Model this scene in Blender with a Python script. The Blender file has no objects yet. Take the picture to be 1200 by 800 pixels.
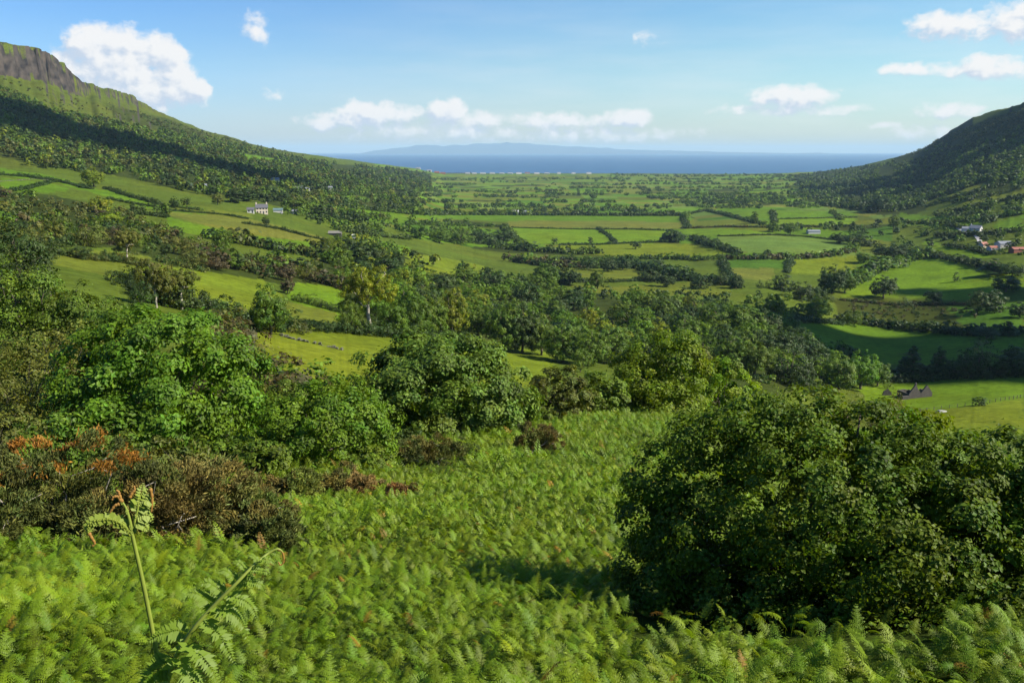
import bpy, math, random
import numpy as np
R = np.random.default_rng(7)
random.seed(7)
sc = bpy.context.scene
COL = sc.collection
rad = math.radians

# ------------------------------------------------------------------ camera model
F, U0, V0 = 1000.0, 600.0, 400.0          # focal length in photo pixels (photo 1200 x 800)
PITCH = math.atan(223.0/1000.0)
CP, SP = math.cos(PITCH), math.sin(PITCH)
HC = 135.0                                 # eye height above the sea
SUN_AZ, SUN_EL = rad(102), rad(39)
SUN = np.array([math.sin(SUN_AZ)*math.cos(SUN_EL), math.cos(SUN_AZ)*math.cos(SUN_EL), math.sin(SUN_EL)])

def pix_dir(u, v):
    a = (np.asarray(u, float)-U0)/F; b = (V0-np.asarray(v, float))/F
    x = a; y = CP+b*SP; z = -SP+b*CP
    h = np.sqrt(x*x+y*y)
    return np.arctan2(x, y), z/h           # azimuth, slope per metre of ground distance
def az_v_slope(az, v):                     # slope of the sight line at an azimuth and a photo row
    b = (V0-v)/F; t = CP+b*SP; a = math.tan(az)*t
    return (-SP+b*CP)/math.hypot(a, t)
def pix3(u, v, d):
    az, s = pix_dir(u, v)
    return np.array([d*math.sin(az), d*math.cos(az), HC+s*d])

# ------------------------------------------------------------------ noise
def _hash(ix, iy, s):
    n = (ix*374761393+iy*668265263+s*974711) & 0x7fffffff
    n = ((n ^ (n >> 13))*1274126177) & 0x7fffffff
    return ((n ^ (n >> 16)) & 0xffff)/65535.0
def vnoise(x, y, s=0):
    ix = np.floor(x).astype(np.int64); iy = np.floor(y).astype(np.int64)
    fx = x-ix; fy = y-iy
    fx = fx*fx*(3-2*fx); fy = fy*fy*(3-2*fy)
    a = _hash(ix, iy, s); b = _hash(ix+1, iy, s); c = _hash(ix, iy+1, s); d = _hash(ix+1, iy+1, s)
    return (a*(1-fx)+b*fx)*(1-fy)+(c*(1-fx)+d*fx)*fy
def fbm(x, y, o=4, s=0):
    t = 0; a = .5; n = 0
    for k in range(o):
        t = t+a*(vnoise(x*2**k, y*2**k, s+k*17)-.5); n += a; a *= .5
    return t/n*2
def sstep(a, b, x):
    t = np.clip((x-a)/(b-a), 0, 1); return t*t*(3-2*t)

# ------------------------------------------------------------------ terrain heights
def pchip(x, y, q):
    x = np.asarray(x, float); y = np.asarray(y, float)
    h = np.diff(x); d = np.diff(y)/h
    m = np.zeros_like(y)
    for i in range(1, len(x)-1):
        if d[i-1]*d[i] > 0:
            w1 = 2*h[i]+h[i-1]; w2 = h[i]+2*h[i-1]
            m[i] = (w1+w2)/(w1/d[i-1]+w2/d[i])
    m[0] = d[0]; m[-1] = d[-1]
    k = np.clip(np.searchsorted(x, q)-1, 0, len(x)-2)
    t = np.clip((q-x[k])/h[k], 0, 1)
    return (y[k]*(1+2*t)*(1-t)**2+m[k]*h[k]*t*(1-t)**2+y[k+1]*t*t*(3-2*t)+m[k+1]*h[k]*t*t*(t-1))

D0 = 800.0
HEAD = [(0.3, -1.65), (1.0, -1.7), (2.0, -2.1), (3.5, -3.15), (5, -4.2), (7, -5.4)]
NEAR = {
 -31: [(9,800),(14,705),(22,622),(30,575),(45,520),(70,450),(110,385),(160,335),(250,288),(400,252),(600,224),(800,203)],
 -24: [(9,800),(14,705),(22,622),(30,578),(45,525),(70,462),(110,405),(170,352),(280,302),(420,268),(600,242),(800,220)],
 -16: [(9,800),(14,702),(24,608),(36,552),(50,512),(80,465),(120,425),(170,388),(260,345),(400,300),(550,270),(800,242)],
 -8:  [(9,800),(14,700),(24,604),(36,548),(50,520),(62,505),(90,480),(120,455),(150,428),(190,400),(260,372),(340,350),(440,325),(560,304),(800,278)],
 0:   [(9,800),(14,700),(24,600),(36,545),(52,505),(65,490),(80,495),(110,485),(150,460),(200,438),(260,418),(340,390),(440,362),(560,338),(800,306)],
 8:   [(9,800),(14,700),(24,600),(36,545),(52,505),(65,489),(80,500),(110,495),(150,478),(200,455),(260,432),(340,402),(440,372),(560,345),(800,311)],
 16:  [(9,800),(14,700),(24,602),(36,550),(52,512),(65,500),(80,515),(110,515),(150,500),(200,475),(260,445),(340,415),(440,383),(560,353),(800,314)],
 24:  [(9,800),(14,702),(24,608),(36,560),(50,528),(65,512),(90,525),(130,535),(180,532),(230,515),(270,495),(330,465),(400,437),(500,405),(600,380),(800,330)],
 31:  [(9,800),(14,702),(24,608),(36,560),(50,530),(65,515),(90,527),(130,536),(180,534),(230,517),(270,495),(330,463),(400,432),(500,398),(600,370),(800,318)],
}
# crest of the far land: photo column, photo row, distance, cliff height in metres
RIDGE_L = [(-60,42,1850,75),(0,47,2000,64),(40,54,2060,66),(62,63,2100,64),(76,74,2150,58),(86,86,2190,46),(96,95,2220,34),(112,99,2270,24),(130,103,2350,24),(150,109,2450,24),
 (165,117,2520,22),(180,127,2580,12),(195,134,2650,6),(215,143,2750,3),(240,153,2900,2),(265,159,3000,0),(300,170,3200,0),(340,178,3450,0),(380,183.5,3750,0),(420,189,4100,0),(460,194,4500,0),(490,198,4800,0),(510,202.5,5000,0)]
RIDGE_R = [(900,203.5,5100,0),(960,201.5,4600,0),(1000,196,4300,0),(1040,187,3900,0),(1060,182,3700,0),(1085,173,3500,0),(1100,163,3350,0),(1113,154,3200,0),(1140,138,3000,0),(1170,128.5,2850,0),(1200,121,2700,6),(1260,110,2500,6)]
COAST = 5300.0

LD = np.linspace(math.log(0.3), math.log(8000), 800)
DD = np.exp(LD)
AZF = np.concatenate([np.arange(-180, -38, 3.0), np.arange(-38, 38.01, 0.1), np.arange(41, 181, 3.0)])
AZF[-1] = 180.0
AZR = np.radians(AZF)

def build_heights():
    keys = sorted(NEAR)
    azc = np.array(keys, float)
    near = []
    lq = np.minimum(LD, math.log(D0))
    for k in keys:
        az = rad(k)
        pts = [(d, HC+z) for d, z in HEAD]+[(d, HC+az_v_slope(az, v)*d) for d, v in NEAR[k]]
        near.append(pchip([math.log(d) for d, _ in pts], [z for _, z in pts], lq))
    near = np.array(near)                                   # (9, 800)
    g = np.arange(-38, 38.01, 0.1); ker = np.exp(-.5*(np.arange(-30, 31)/10.)**2); ker /= ker.sum()
    nz = np.empty((len(g), len(LD)))
    for j in range(len(LD)):
        nz[:, j] = np.convolve(np.pad(pchip(azc, near[:, j], np.clip(g, -31, 31)), 30, mode='edge'), ker, 'valid')
    # ridges by azimuth
    def conv(L):
        o = []
        for u, v, d, c in L:
            az, s = pix_dir(u, v); o.append((float(az), d, HC+float(s)*d, c))
        return np.array(o)
    rl, rr = conv(RIDGE_L), conv(RIDGE_R)
    allr = np.vstack([rl, [[rad(-4.5), COAST, 3, 0], [rad(0), COAST, 3, 0], [rad(8), COAST, 3.5, 0], [rad(14), 5250, 4, 0]], rr])
    ga = AZR[(AZF >= -38.01) & (AZF <= 38.01)]
    rd = np.interp(ga, allr[:, 0], allr[:, 1]); rz = np.interp(ga, allr[:, 0], allr[:, 2]); rc = np.interp(ga, allr[:, 0], allr[:, 3])
    Zf = np.empty((len(ga), len(LD)))
    deg = np.degrees(ga)
    z0 = np.empty(len(ga))
    for j in range(len(LD)):
        Zf[:, j] = np.interp(deg, g, nz[:, j])
    z0 = Zf[:, -1].copy()
    pexp = np.interp(deg, [-31, -24, -16, -9, -5, 0, 12, 18, 31], [1.35, 1.3, 1.25, 1.1, .6, .5, .5, 1.6, 1.5])
    # wandering cliff edge and gullies
    for j, d in enumerate(DD):
        if d <= D0: continue
        wob = 26*fbm(ga*150, ga*0+3.3, 4, 5)+12*fbm(ga*520, ga*0+1.3, 3, 9)
        edge = rd+np.where(rc > 1, wob, 0)
        t = np.clip((d-D0)/(edge*0.985-D0), 0, 1)
        ztop = rz; zb = rz-rc
        z = z0+(zb-z0)*t**pexp
        cl = np.clip((d-edge*0.985)/(edge*0.015+1e-6), 0, 1)
        step = np.where(rc > 1, sstep(0.05, .95, cl), cl)
        step = np.where(rc > 20, .55*sstep(0, .35, cl)+.12*cl+.33*sstep(.55, .9, cl), step)
        z = z+(ztop-zb)*step
        beyond = np.maximum(d-rd, 0)
        z = np.where(d > rd, rz-0.025*beyond, z)
        Zf[:, j] = z
    # coast: the land ends in a beach
    cd = np.interp(deg, [-38, -12, -6, -4.5, 0, 12, 15, 20, 38], [7600, 7000, 5500, COAST, COAST, COAST, 5300, 6200, 7200])
    Dg = DD[None, :]; 
    Zf = np.where(Dg > cd[:, None], np.minimum(Zf, 0)*0+np.maximum(Zf-(Dg-cd[:, None])*.08, -6), Zf)
    # whole circle
    n = len(AZF); Z = np.empty((n, len(LD)))
    idx = np.clip(np.searchsorted(deg, np.clip(AZF, -38, 38)), 0, len(deg)-1)
    Z[:] = Zf[idx]
    back = sstep(55, 120, np.abs(AZF))[:, None]
    zb = HC-1.7+np.minimum(DD, 400)*0.22
    Z = Z*(1-back)+zb[None, :]*back
    X = DD[None, :]*np.sin(AZR)[:, None]; Y = DD[None, :]*np.cos(AZR)[:, None]
    amp = np.clip(DD*0.004, 0.02, 4.0)
    land = np.where(DD > 4700, np.clip((5600-DD)/900, 0, 1), 1)
    flat = np.interp(AZF, [-12, -5, 12, 20], [1, .25, .25, 1])[:, None]*np.ones_like(DD)[None]
    flat = np.where(DD[None] < 700, 1, flat)
    Z += fbm(X/60, Y/60, 3, 1)*(amp*land)[None]*flat
    Z += fbm(X/14, Y/14, 3, 21)*np.clip(DD*.006, .01, .35)[None]
    Z += fbm(X/2.2, Y/2.2, 2, 31)*np.clip(DD*.004, .01, .07)[None]
    # gullies down the left mountain
    gm = (sstep(1500, 1900, DD)*(1-sstep(2600, 3000, DD)))[None]*sstep(-19, -23, AZF)[:, None]
    Z -= gm*7*np.abs(fbm(np.degrees(AZR)[:, None]*2.2+DD[None]*.001, DD[None]*.0006+0*X, 3, 44))
    return X, Y, Z
X_, Y_, Z_ = build_heights()

def ground(x, y):
    x = np.asarray(x, float); y = np.asarray(y, float)
    az = np.degrees(np.arctan2(x, y)); ld = np.log(np.maximum(np.hypot(x, y), .31))
    i = np.clip(np.searchsorted(AZF, az, side='right')-1, 0, len(AZF)-2)
    fi = np.clip((az-AZF[i])/(AZF[i+1]-AZF[i]), 0, 1)
    q = np.clip((ld-LD[0])/(LD[1]-LD[0]), 0, len(LD)-1.001); j = q.astype(int); fj = q-j
    return (Z_[i, j]*(1-fj)+Z_[i, j+1]*fj)*(1-fi)+(Z_[i+1, j]*(1-fj)+Z_[i+1, j+1]*fj)*fi
RD = np.exp(np.linspace(math.log(4), math.log(6500), 1500))
def cast(u, v):
    """photo points -> ground points (first hit of each sight line)"""
    u = np.atleast_1d(np.asarray(u, float)); v = np.atleast_1d(np.asarray(v, float))
    out = np.full((len(u), 3), np.nan)
    for s in range(0, len(u), 2000):
        az, sl = pix_dir(u[s:s+2000], v[s:s+2000])
        x = np.sin(az)[:, None]*RD; y = np.cos(az)[:, None]*RD
        gap = (HC+sl[:, None]*RD)-ground(x, y)
        hit = gap < 0; k = hit.argmax(1); ok = hit.any(1)
        k = np.maximum(k, 1); r = np.arange(len(k))
        g0, g1 = gap[r, k-1], gap[r, k]; t = np.clip(g0/(g0-g1+1e-9), 0, 1)
        d = RD[k-1]+(RD[k]-RD[k-1])*t
        px, py = np.sin(az)*d, np.cos(az)*d
        o = np.stack([px, py, ground(px, py)], 1); o[~ok] = np.nan
        out[s:s+2000] = o
    return out

# ------------------------------------------------------------------ mesh and object helpers
def mesh_np(name, V, Fc, tint=None, mats=(), mi=None, smooth=False):
    V = np.asarray(V, np.float32); Fc = np.asarray(Fc, np.int32)
    m = bpy.data.meshes.new(name)
    k = Fc.shape[1]
    m.vertices.add(len(V)); m.vertices.foreach_set('co', V.ravel())
    m.loops.add(Fc.size); m.loops.foreach_set('vertex_index', Fc.ravel())
    m.polygons.add(len(Fc))
    m.polygons.foreach_set('loop_start', np.arange(0, Fc.size, k, dtype=np.int32))
    m.polygons.foreach_set('loop_total', np.full(len(Fc), k, np.int32))
    if mi is not None: m.polygons.foreach_set('material_index', np.asarray(mi, np.int32))
    m.polygons.foreach_set('use_smooth', np.full(len(Fc), smooth))
    if tint is None: tint = 1.0
    if tint is not None:
        a = m.attributes.new('tint', 'FLOAT_COLOR', 'POINT')
        t = np.ones((len(V), 4), np.float32); t[:, :3] = tint
        a.data.foreach_set('color', t.ravel())
    for q in mats: m.materials.append(q)
    m.update(); m.validate()
    return m
def obj(name, mesh, parent=None, loc=None):
    o = bpy.data.objects.new(name, mesh); COL.objects.link(o)
    if parent: o.parent = parent
    if loc is not None: o.location = loc
    return o
def thing(name, label, cat, loc=(0, 0, 0), rz=0, group=None):
    o = bpy.data.objects.new(name, None); COL.objects.link(o)
    o.empty_display_size = .2
    o.location = loc; o.rotation_euler = (0, 0, rz); tag(o, label, cat, group)
    return o
def tag(o, label, cat=None, group=None, kind=None):
    o['label'] = label
    if cat: o['category'] = cat
    if group: o['group'] = group
    if kind: o['kind'] = kind
    return o

class MB:
    """collects polygons of one part"""
    def __init__(s): s.v = []; s.f = []; s.m = []
    def poly(s, pts, m=0):
        b = len(s.v); s.v += [tuple(p) for p in pts]; s.f.append(tuple(range(b, b+len(pts)))); s.m.append(m)
    def box(s, x0, x1, y0, y1, z0, z1, m=0):
        b = len(s.v)
        s.v += [(x, y, z) for z in (z0, z1) for y in (y0, y1) for x in (x0, x1)]
        for q in ((0,2,3,1), (4,5,7,6), (0,1,5,4), (2,6,7,3), (0,4,6,2), (1,3,7,5)):
            s.f.append(tuple(b+i for i in q)); s.m.append(m)
    def tube(s, pts, rads, n=6, m=0, cap=True):
        pts = np.asarray(pts, float); b = len(s.v)
        T = np.gradient(pts, axis=0); T /= np.linalg.norm(T, axis=1)[:, None]+1e-9
        ref = np.array([0, 0, 1.]) if abs(T[0, 2]) < .9 else np.array([1., 0, 0])
        for p, t, r in zip(pts, T, rads):
            a = np.cross(t, ref); a /= np.linalg.norm(a)+1e-9; c = np.cross(t, a)
            ref = c if False else ref
            for k in range(n):
                w = 2*math.pi*k/n
                s.v.append(tuple(p+r*(math.cos(w)*a+math.sin(w)*c)))
        for i in range(len(pts)-1):
            for k in range(n):
                k2 = (k+1) % n
                s.f.append((b+i*n+k, b+i*n+k2, b+(i+1)*n+k2, b+(i+1)*n+k)); s.m.append(m)
        if cap:
            s.f.append(tuple(b+k for k in range(n))[::-1]); s.m.append(m)
            e = b+(len(pts)-1)*n
            s.f.append(tuple(e+k for k in range(n))); s.m.append(m)
    def mesh(s, name, mats, smooth=False):
        me = bpy.data.meshes.new(name); me.from_pydata(s.v, [], s.f)
        me.polygons.foreach_set('material_index', s.m)
        me.polygons.foreach_set('use_smooth', [smooth]*len(s.f))
        for q in mats: me.materials.append(q)
        a = me.attributes.new('tint', 'FLOAT_COLOR', 'POINT'); a.data.foreach_set('color', [1.0]*(4*len(s.v)))
        me.update(); return me
    def build(s, name, mats, parent=None, smooth=False, loc=None):
        return obj(name, s.mesh(name, mats if isinstance(mats, (list, tuple)) else [mats], smooth), parent, loc)

# ------------------------------------------------------------------ materials
def newmat(name):
    m = bpy.data.materials.new(name); m.use_nodes = True
    n = m.node_tree.nodes; n.clear()
    return m, n, m.node_tree.links
def nd(n, t, **kw):
    x = n.new(t)
    for k, v in kw.items():
        if hasattr(x, k): setattr(x, k, v)
        else: x.inputs[k].default_value = v
    return x
def leaf_mat(name, col, trans=.3, var=.12, rough=.55, scale=2.0, spec=.25):
    m, n, l = newmat(name)
    out = nd(n, 'ShaderNodeOutputMaterial')
    at = nd(n, 'ShaderNodeAttribute', attribute_name='tint')
    oi = nd(n, 'ShaderNodeObjectInfo')
    mul = nd(n, 'ShaderNodeMix', data_type='RGBA', blend_type='MULTIPLY'); mul.inputs['Factor'].default_value = 1
    mul.inputs[6].default_value = (*col, 1); l.new(at.outputs['Color'], mul.inputs[7])
    hsv = nd(n, 'ShaderNodeHueSaturation')
    mr = nd(n, 'ShaderNodeMapRange'); mr.inputs['To Min'].default_value = 1-var; mr.inputs['To Max'].default_value = 1+var
    l.new(oi.outputs['Random'], mr.inputs['Value']); l.new(mr.outputs['Result'], hsv.inputs['Value'])
    mh = nd(n, 'ShaderNodeMapRange'); mh.inputs['To Min'].default_value = .5-.012; mh.inputs['To Max'].default_value = .5+.012
    wn = nd(n, 'ShaderNodeTexWhiteNoise', noise_dimensions='1D'); l.new(oi.outputs['Random'], wn.inputs['W'])
    l.new(wn.outputs['Value'], mh.inputs['Value']); l.new(mh.outputs['Result'], hsv.inputs['Hue'])
    l.new(mul.outputs[2], hsv.inputs['Color'])
    p = nd(n, 'ShaderNodeBsdfPrincipled'); p.inputs['Roughness'].default_value = rough
    p.inputs['Specular IOR Level'].default_value = spec
    l.new(hsv.outputs['Color'], p.inputs['Base Color'])
    if trans > 0:
        t = nd(n, 'ShaderNodeBsdfTranslucent')
        tc = nd(n, 'ShaderNodeMix', data_type='RGBA', blend_type='MULTIPLY'); tc.inputs['Factor'].default_value = 1
        tc.inputs[7].default_value = (1.35, 1.3, .6, 1); l.new(hsv.outputs['Color'], tc.inputs[6]); l.new(tc.outputs[2], t.inputs['Color'])
        mx = nd(n, 'ShaderNodeMixShader'); mx.inputs[0].default_value = trans
        l.new(p.outputs[0], mx.inputs[1]); l.new(t.outputs[0], mx.inputs[2]); l.new(mx.outputs[0], out.inputs[0])
    else: l.new(p.outputs[0], out.inputs[0])
    return m
def plain_mat(name, col, rough=.8, var=.25, scale=3.0, col2=None, bump=0, spec=.3):
    m, n, l = newmat(name)
    out = nd(n, 'ShaderNodeOutputMaterial'); p = nd(n, 'ShaderNodeBsdfPrincipled'); p.inputs['Roughness'].default_value = rough
    p.inputs['Specular IOR Level'].default_value = spec
    tc = nd(n, 'ShaderNodeTexCoord'); nz = nd(n, 'ShaderNodeTexNoise'); nz.inputs['Scale'].default_value = scale; nz.inputs['Detail'].default_value = 6
    l.new(tc.outputs['Object'], nz.inputs['Vector'])
    mx = nd(n, 'ShaderNodeMix', data_type='RGBA')
    c2 = col2 or tuple(c*(1-var) for c in col)
    mx.inputs[6].default_value = (*c2, 1); mx.inputs[7].default_value = (*tuple(c*(1+var) for c in col), 1)
    l.new(nz.outputs['Fac'], mx.inputs['Factor']); l.new(mx.outputs[2], p.inputs['Base Color'])
    if bump:
        b = nd(n, 'ShaderNodeBump'); b.inputs['Strength'].default_value = bump; b.inputs['Distance'].default_value = .05
        l.new(nz.outputs['Fac'], b.inputs['Height']); l.new(b.outputs[0], p.inputs['Normal'])
    l.new(p.outputs[0], out.inputs[0])
    return m

BARK = plain_mat('bark', (.11, .09, .065), .9, .4, 6, bump=.4)
BARK_PALE = plain_mat('pale_bark', (.3, .27, .22), .9, .4, 6)
LEAF = {
 'bright': leaf_mat('leaf_bright', (.100, .176, .008), .36),
 'mid':    leaf_mat('leaf_mid', (.084, .138, .009), .32),
 'dark':   leaf_mat('leaf_dark', (.036, .064, .009), .22),
 'yellow': leaf_mat('leaf_yellow', (.150, .188, .008), .36),
 'olive':  leaf_mat('leaf_olive', (.098, .112, .014), .28),
 'brown':  leaf_mat('leaf_brown', (.066, .054, .018), .15),
 'syc':    leaf_mat('leaf_sycamore', (.112, .205, .012), .40),
 'lime':   leaf_mat('leaf_lime', (.150, .215, .008), .42),
 'oak':    leaf_mat('leaf_oak', (.100, .158, .016), .34),
 'hazel':  leaf_mat('leaf_hazel', (.086, .124, .006), .36, spec=.2),
}
SUN_E, SKY_E, EXPO = 5.0, .059, 1.0
SKY_SAT, SKY_VAL = 1.3, 1.0
SKY_MUL = (.95, 1.07, 1.26)
CL_LIT, CL_SHADE = (8.2, 8.1, 8.0), (5.2, 5.9, 7.0)
HAZE_D, HAZE_C = 2.9e-5, (.54, .80, 1.0, 1)
CLOUD_SHADE = [
 ([(960,402),(1040,412),(1120,412),(1200,405)], 55, 26),
 ([(1055,434),(1120,432),(1200,428)], 36, 14),
 ([(1080,343),(1150,345),(1195,345)], 30, 8),
 ([(0,120),(60,148),(130,168),(220,190),(300,205)],  140, 8),
 ([(1120,170),(1160,150),(1200,140),(1200,175)], 190, 4),
]
# ------------------------------------------------------------------ foliage
def unit(a): return a/(np.linalg.norm(a, axis=-1, keepdims=True)+1e-9)
def leaf_quads(P, N, L, W, rng, fold=0.0, axis=None):
    """leaf faces: two triangles folded along the midrib (as quads base,right,tip,left when fold=0)"""
    n = len(P); N = unit(N)
    r = rng.normal(size=(n, 3)) if axis is None else axis+rng.normal(size=(n, 3))*.35
    A = unit(r-N*(r*N).sum(1)[:, None]); B = np.cross(N, A)
    L = np.broadcast_to(L, n)[:, None]; W = np.broadcast_to(W, n)[:, None]
    base = P-A*L*.5; tip = P+A*L*.5
    mid = P-A*L*.06+N*L*fold
    V = np.stack([base, mid+B*W*.5, tip, mid-B*W*.5], 1).reshape(-1, 3)
    i = np.arange(n)[:, None]*4
    return V, i
def pack_leaves(V, i, fold):
    if fold: return np.concatenate([i+np.array([[0, 1, 2]]), i+np.array([[0, 2, 3]])])
    return i+np.array([[0, 1, 2, 3]])

def crown_cloud(rng, lobes, nclump, nleaf, L, aspect=.6, crad=.2, fold=0., inner=.25, droop=0., jit=.55, hollow=.55, tv=.22, tc=.18, low=-.45, stray=.04):
    """leaves in clumps spread through the volume of overlapping lobes -> V, F, tint"""
    lobes = np.array(lobes, float)
    w = lobes[:, 3]*lobes[:, 4]*lobes[:, 5]; w = w**.75; w /= w.sum()
    k = rng.choice(len(lobes), nclump*3, p=w)
    d = unit(rng.normal(size=(nclump*3, 3))); d = d[d[:, 2] > low][:nclump]; k = k[:len(d)]; nc = len(d)
    f = np.where(rng.random(nc) < inner, rng.uniform(.25, .7, nc), rng.uniform(.78, 1.0, nc))[:, None]
    C = lobes[k, :3]+d*lobes[k, 3:6]*f
    # drop clumps buried deep inside another lobe
    size = crad*lobes[:, 3:6].mean()
    rc = size*rng.uniform(.65, 1.45, nc)
    out = unit(d/lobes[k, 3:6])
    ctint = np.clip(1+rng.normal(size=nc)*tc, .55, 1.6)
    q = rng.choice(nc, nleaf, p=rc**2/(rc**2).sum())
    dd = unit(unit(rng.normal(size=(nleaf, 3)))+out[q]*.65+np.array([0, 0, .25]))
    s = rng.random(nleaf)**.45
    st = rng.random(nleaf) < stray
    s = np.where(st, s*1.5, s)
    P = C[q]+dd*(rc[q]*s)[:, None]*np.array([1, 1, .8])
    P[:, 2] -= droop*rng.random(nleaf)*rc[q]
    N = dd*.8+out[q]*.5+np.array([0, 0, .25])+rng.normal(size=(nleaf, 3))*jit
    ll = L*rng.uniform(.65, 1.3, nleaf)
    V, i = leaf_quads(P, N, ll, ll*aspect, rng, fold)
    t = ctint[q]*np.clip(1+rng.normal(size=nleaf)*tv, .5, 1.7)
    hue = rng.normal(size=nleaf)*.06+ (rng.normal(size=nc)*.07)[q]
    T = np.stack([t*(1+hue), t, t*(1-hue)], 1)
    return V, pack_leaves(V, i, fold), np.repeat(T, 4, 0), C

def limb_path(rng, a, b, n=5, wob=.08):
    a = np.array(a, float); b = np.array(b, float); L = np.linalg.norm(b-a)
    p = np.array([a+(b-a)*t for t in np.linspace(0, 1, n)])
    p[1:-1] += rng.normal(size=(n-2, 3))*L*wob
    p[1:-1, 2] += L*.06
    return p
def trunk_mesh(name, rng, h, w, C, r0=None, multi=1, mat=None, nl=7, split=.35, rough=6):
    m = MB(); r0 = r0 or h*.028
    for q in range(multi):
        sx, sy = (rng.normal(size=2)*w*.05 if multi > 1 else (0, 0))
        hs = h*split
        tp = (sx*3+rng.normal()*w*.02, sy*3+rng.normal()*w*.02, hs)
        pth = limb_path(rng, (sx, sy, -.12*h*.3-.1), tp, 5, .03)
        m.tube(pth, np.linspace(r0*1.25, r0*.8, 5)/(multi**.4), rough)
        tgt = C[rng.choice(len(C), min(nl, len(C)), replace=False)]
        for t in tgt:
            t = np.array(t); t[2] = max(t[2], hs*.9)
            p2 = limb_path(rng, np.array(tp)-[0, 0, hs*.25*rng.random()], t, 5, .07)
            m.tube(p2, np.linspace(r0*.62, r0*.1, 5)/(multi**.4), max(4, rough-2))
    return m.mesh(name, [mat or BARK], True)

def round_lobes(rng, h, w, kind):
    """crown volumes of a tree h high and w wide, trunk foot at the origin"""
    L = []
    if kind == 'round':
        L.append((0, 0, h*.58, w*.42, w*.42, h*.40))
        for k in range(6):
            a = k*1.05+rng.random(); L.append((math.cos(a)*w*.26, math.sin(a)*w*.26, h*rng.uniform(.42, .72), w*.23, w*.23, h*.23))
    elif kind == 'spread':
        L.append((0, 0, h*.52, w*.42, w*.42, h*.40))
        for k in range(8):
            a = k*.79+rng.random(); q = rng.uniform(.24, .34); L.append((math.cos(a)*w*q, math.sin(a)*w*q, h*rng.uniform(.3, .62), w*.19, w*.19, h*.27))
    elif kind == 'tall':
        L.append((0, 0, h*.6, w*.42, w*.42, h*.42))
        for k in range(6):
            a = k*2.4; z = .3+.09*k; L.append((math.cos(a)*w*.22, math.sin(a)*w*.22, h*z, w*.25, w*.25, h*.17))
    elif kind == 'dome':
        L.append((0, 0, h*.47, w*.44, w*.44, h*.47)); L.append((0, 0, h*.5, w*.44, w*.44, h*.45))
        for k in range(16):
            a = k*2.4; z = 1-(k+.5)/16*1.15; q = math.sqrt(max(0, 1-z*z)); L.append((math.cos(a)*q*w*.34, math.sin(a)*q*w*.34, h*(.46+.34*z), w*.17, w*.17, h*.18))
    elif kind == 'open':
        for k in range(9):
            a = k*2.4+rng.random()*.6; z = rng.uniform(.42, .85); q = w*.30*(1.1-abs(z-.6))
            L.append((math.cos(a)*q, math.sin(a)*q, h*z, w*.26, w*.26, h*.17))
        L.append((0, 0, h*.75, w*.24, w*.24, h*.2))
    elif kind == 'conifer':
        for k in range(8):
            t = k/7.; r = w*.5*(1-t)*.85+w*.05
            L.append((rng.normal()*w*.03, rng.normal()*w*.03, h*(.16+.76*t), r, r, h*.085))
    elif kind == 'bush':
        L.append((0, 0, h*.42, w*.38, w*.38, h*.5))
        for k in range(7):
            a = k*.9+rng.random(); L.append((math.cos(a)*w*.28, math.sin(a)*w*.28, h*rng.uniform(.25, .55), w*.22, w*.22, h*.35))
    if kind != 'conifer':
        dz = {'open': .08, 'bush': .03}.get(kind, .2)*h
        L = [(a, b, c-dz*(1.25-c/h), p, q, r*1.15) for a, b, c, p, q, r in L]
    return L

PROTO = {}
def proto(kind, lod, var):
    """crown and trunk meshes of a 10 m high prototype, shared by all its copies"""
    key = (kind, lod, var)
    if key in PROTO: return PROTO[key]
    rng = np.random.default_rng(sum(map(ord, kind))*31+lod*7+var*101)
    h = 10.; w = {'round': 9., 'spread': 12., 'dome': 12., 'tall': 6., 'open': 8.5, 'conifer': 6., 'bush': 13.}[kind]
    lobes = round_lobes(rng, h, w, kind)
    nclump, nleaf, L = {0: (50, 420, 1.15), 1: (120, 3600, .56), 2: (190, 9500, .36), 3: (230, 18000, .24)}[lod]
    if kind == 'open': nleaf = int(nleaf*1.0)
    V, Fc, T, C = crown_cloud(rng, lobes, nclump, nleaf, L, .62, {0: .42, 1: .36, 2: .3, 3: .26}[lod], 0, .22, jit=.3 if lod else .25,
                              low=-.8 if kind != 'conifer' else -.3, tc=.15)
    V[:, 2] = np.maximum(V[:, 2], .15)
    PROTO[key] = (V, Fc, T, C, h, w, rng)
    return PROTO[key]
PMESH = {}
def proto_mesh(kind, lod, var, tone):
    key = (kind, lod, var, tone)
    if key not in PMESH:
        V, Fc, T, C, h, w, rng = proto(kind, lod, var)
        cm = mesh_np('crown', V, Fc, T, [LEAF[tone]])
        tk = ('trunk', kind, lod, var)
        if tk not in PMESH:
            sp = {'dome': .2, 'open': .5, 'round': .3, 'tall': .4, 'conifer': .8, 'spread': .22, 'bush': .1}[kind]
            PMESH[tk] = trunk_mesh('trunk', rng, h, w, C, nl=10 if lod > 1 else 5, split=sp, multi=1, mat=BARK_PALE if kind == 'open' else BARK, rough=8 if lod > 2 else 5)
        PMESH[key] = (cm, PMESH[tk])
    return PMESH[key]

KINDW = {'dome': 1.1, 'round': .9, 'spread': 1.2, 'tall': .6, 'open': .85, 'conifer': .6, 'bush': 1.3}
NAME = {'dome': 'broadleaf_tree', 'round': 'broadleaf_tree', 'spread': 'spreading_tree', 'tall': 'narrow_tree', 'open': 'birch_tree', 'conifer': 'conifer_tree', 'bush': 'shrub'}

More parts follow.
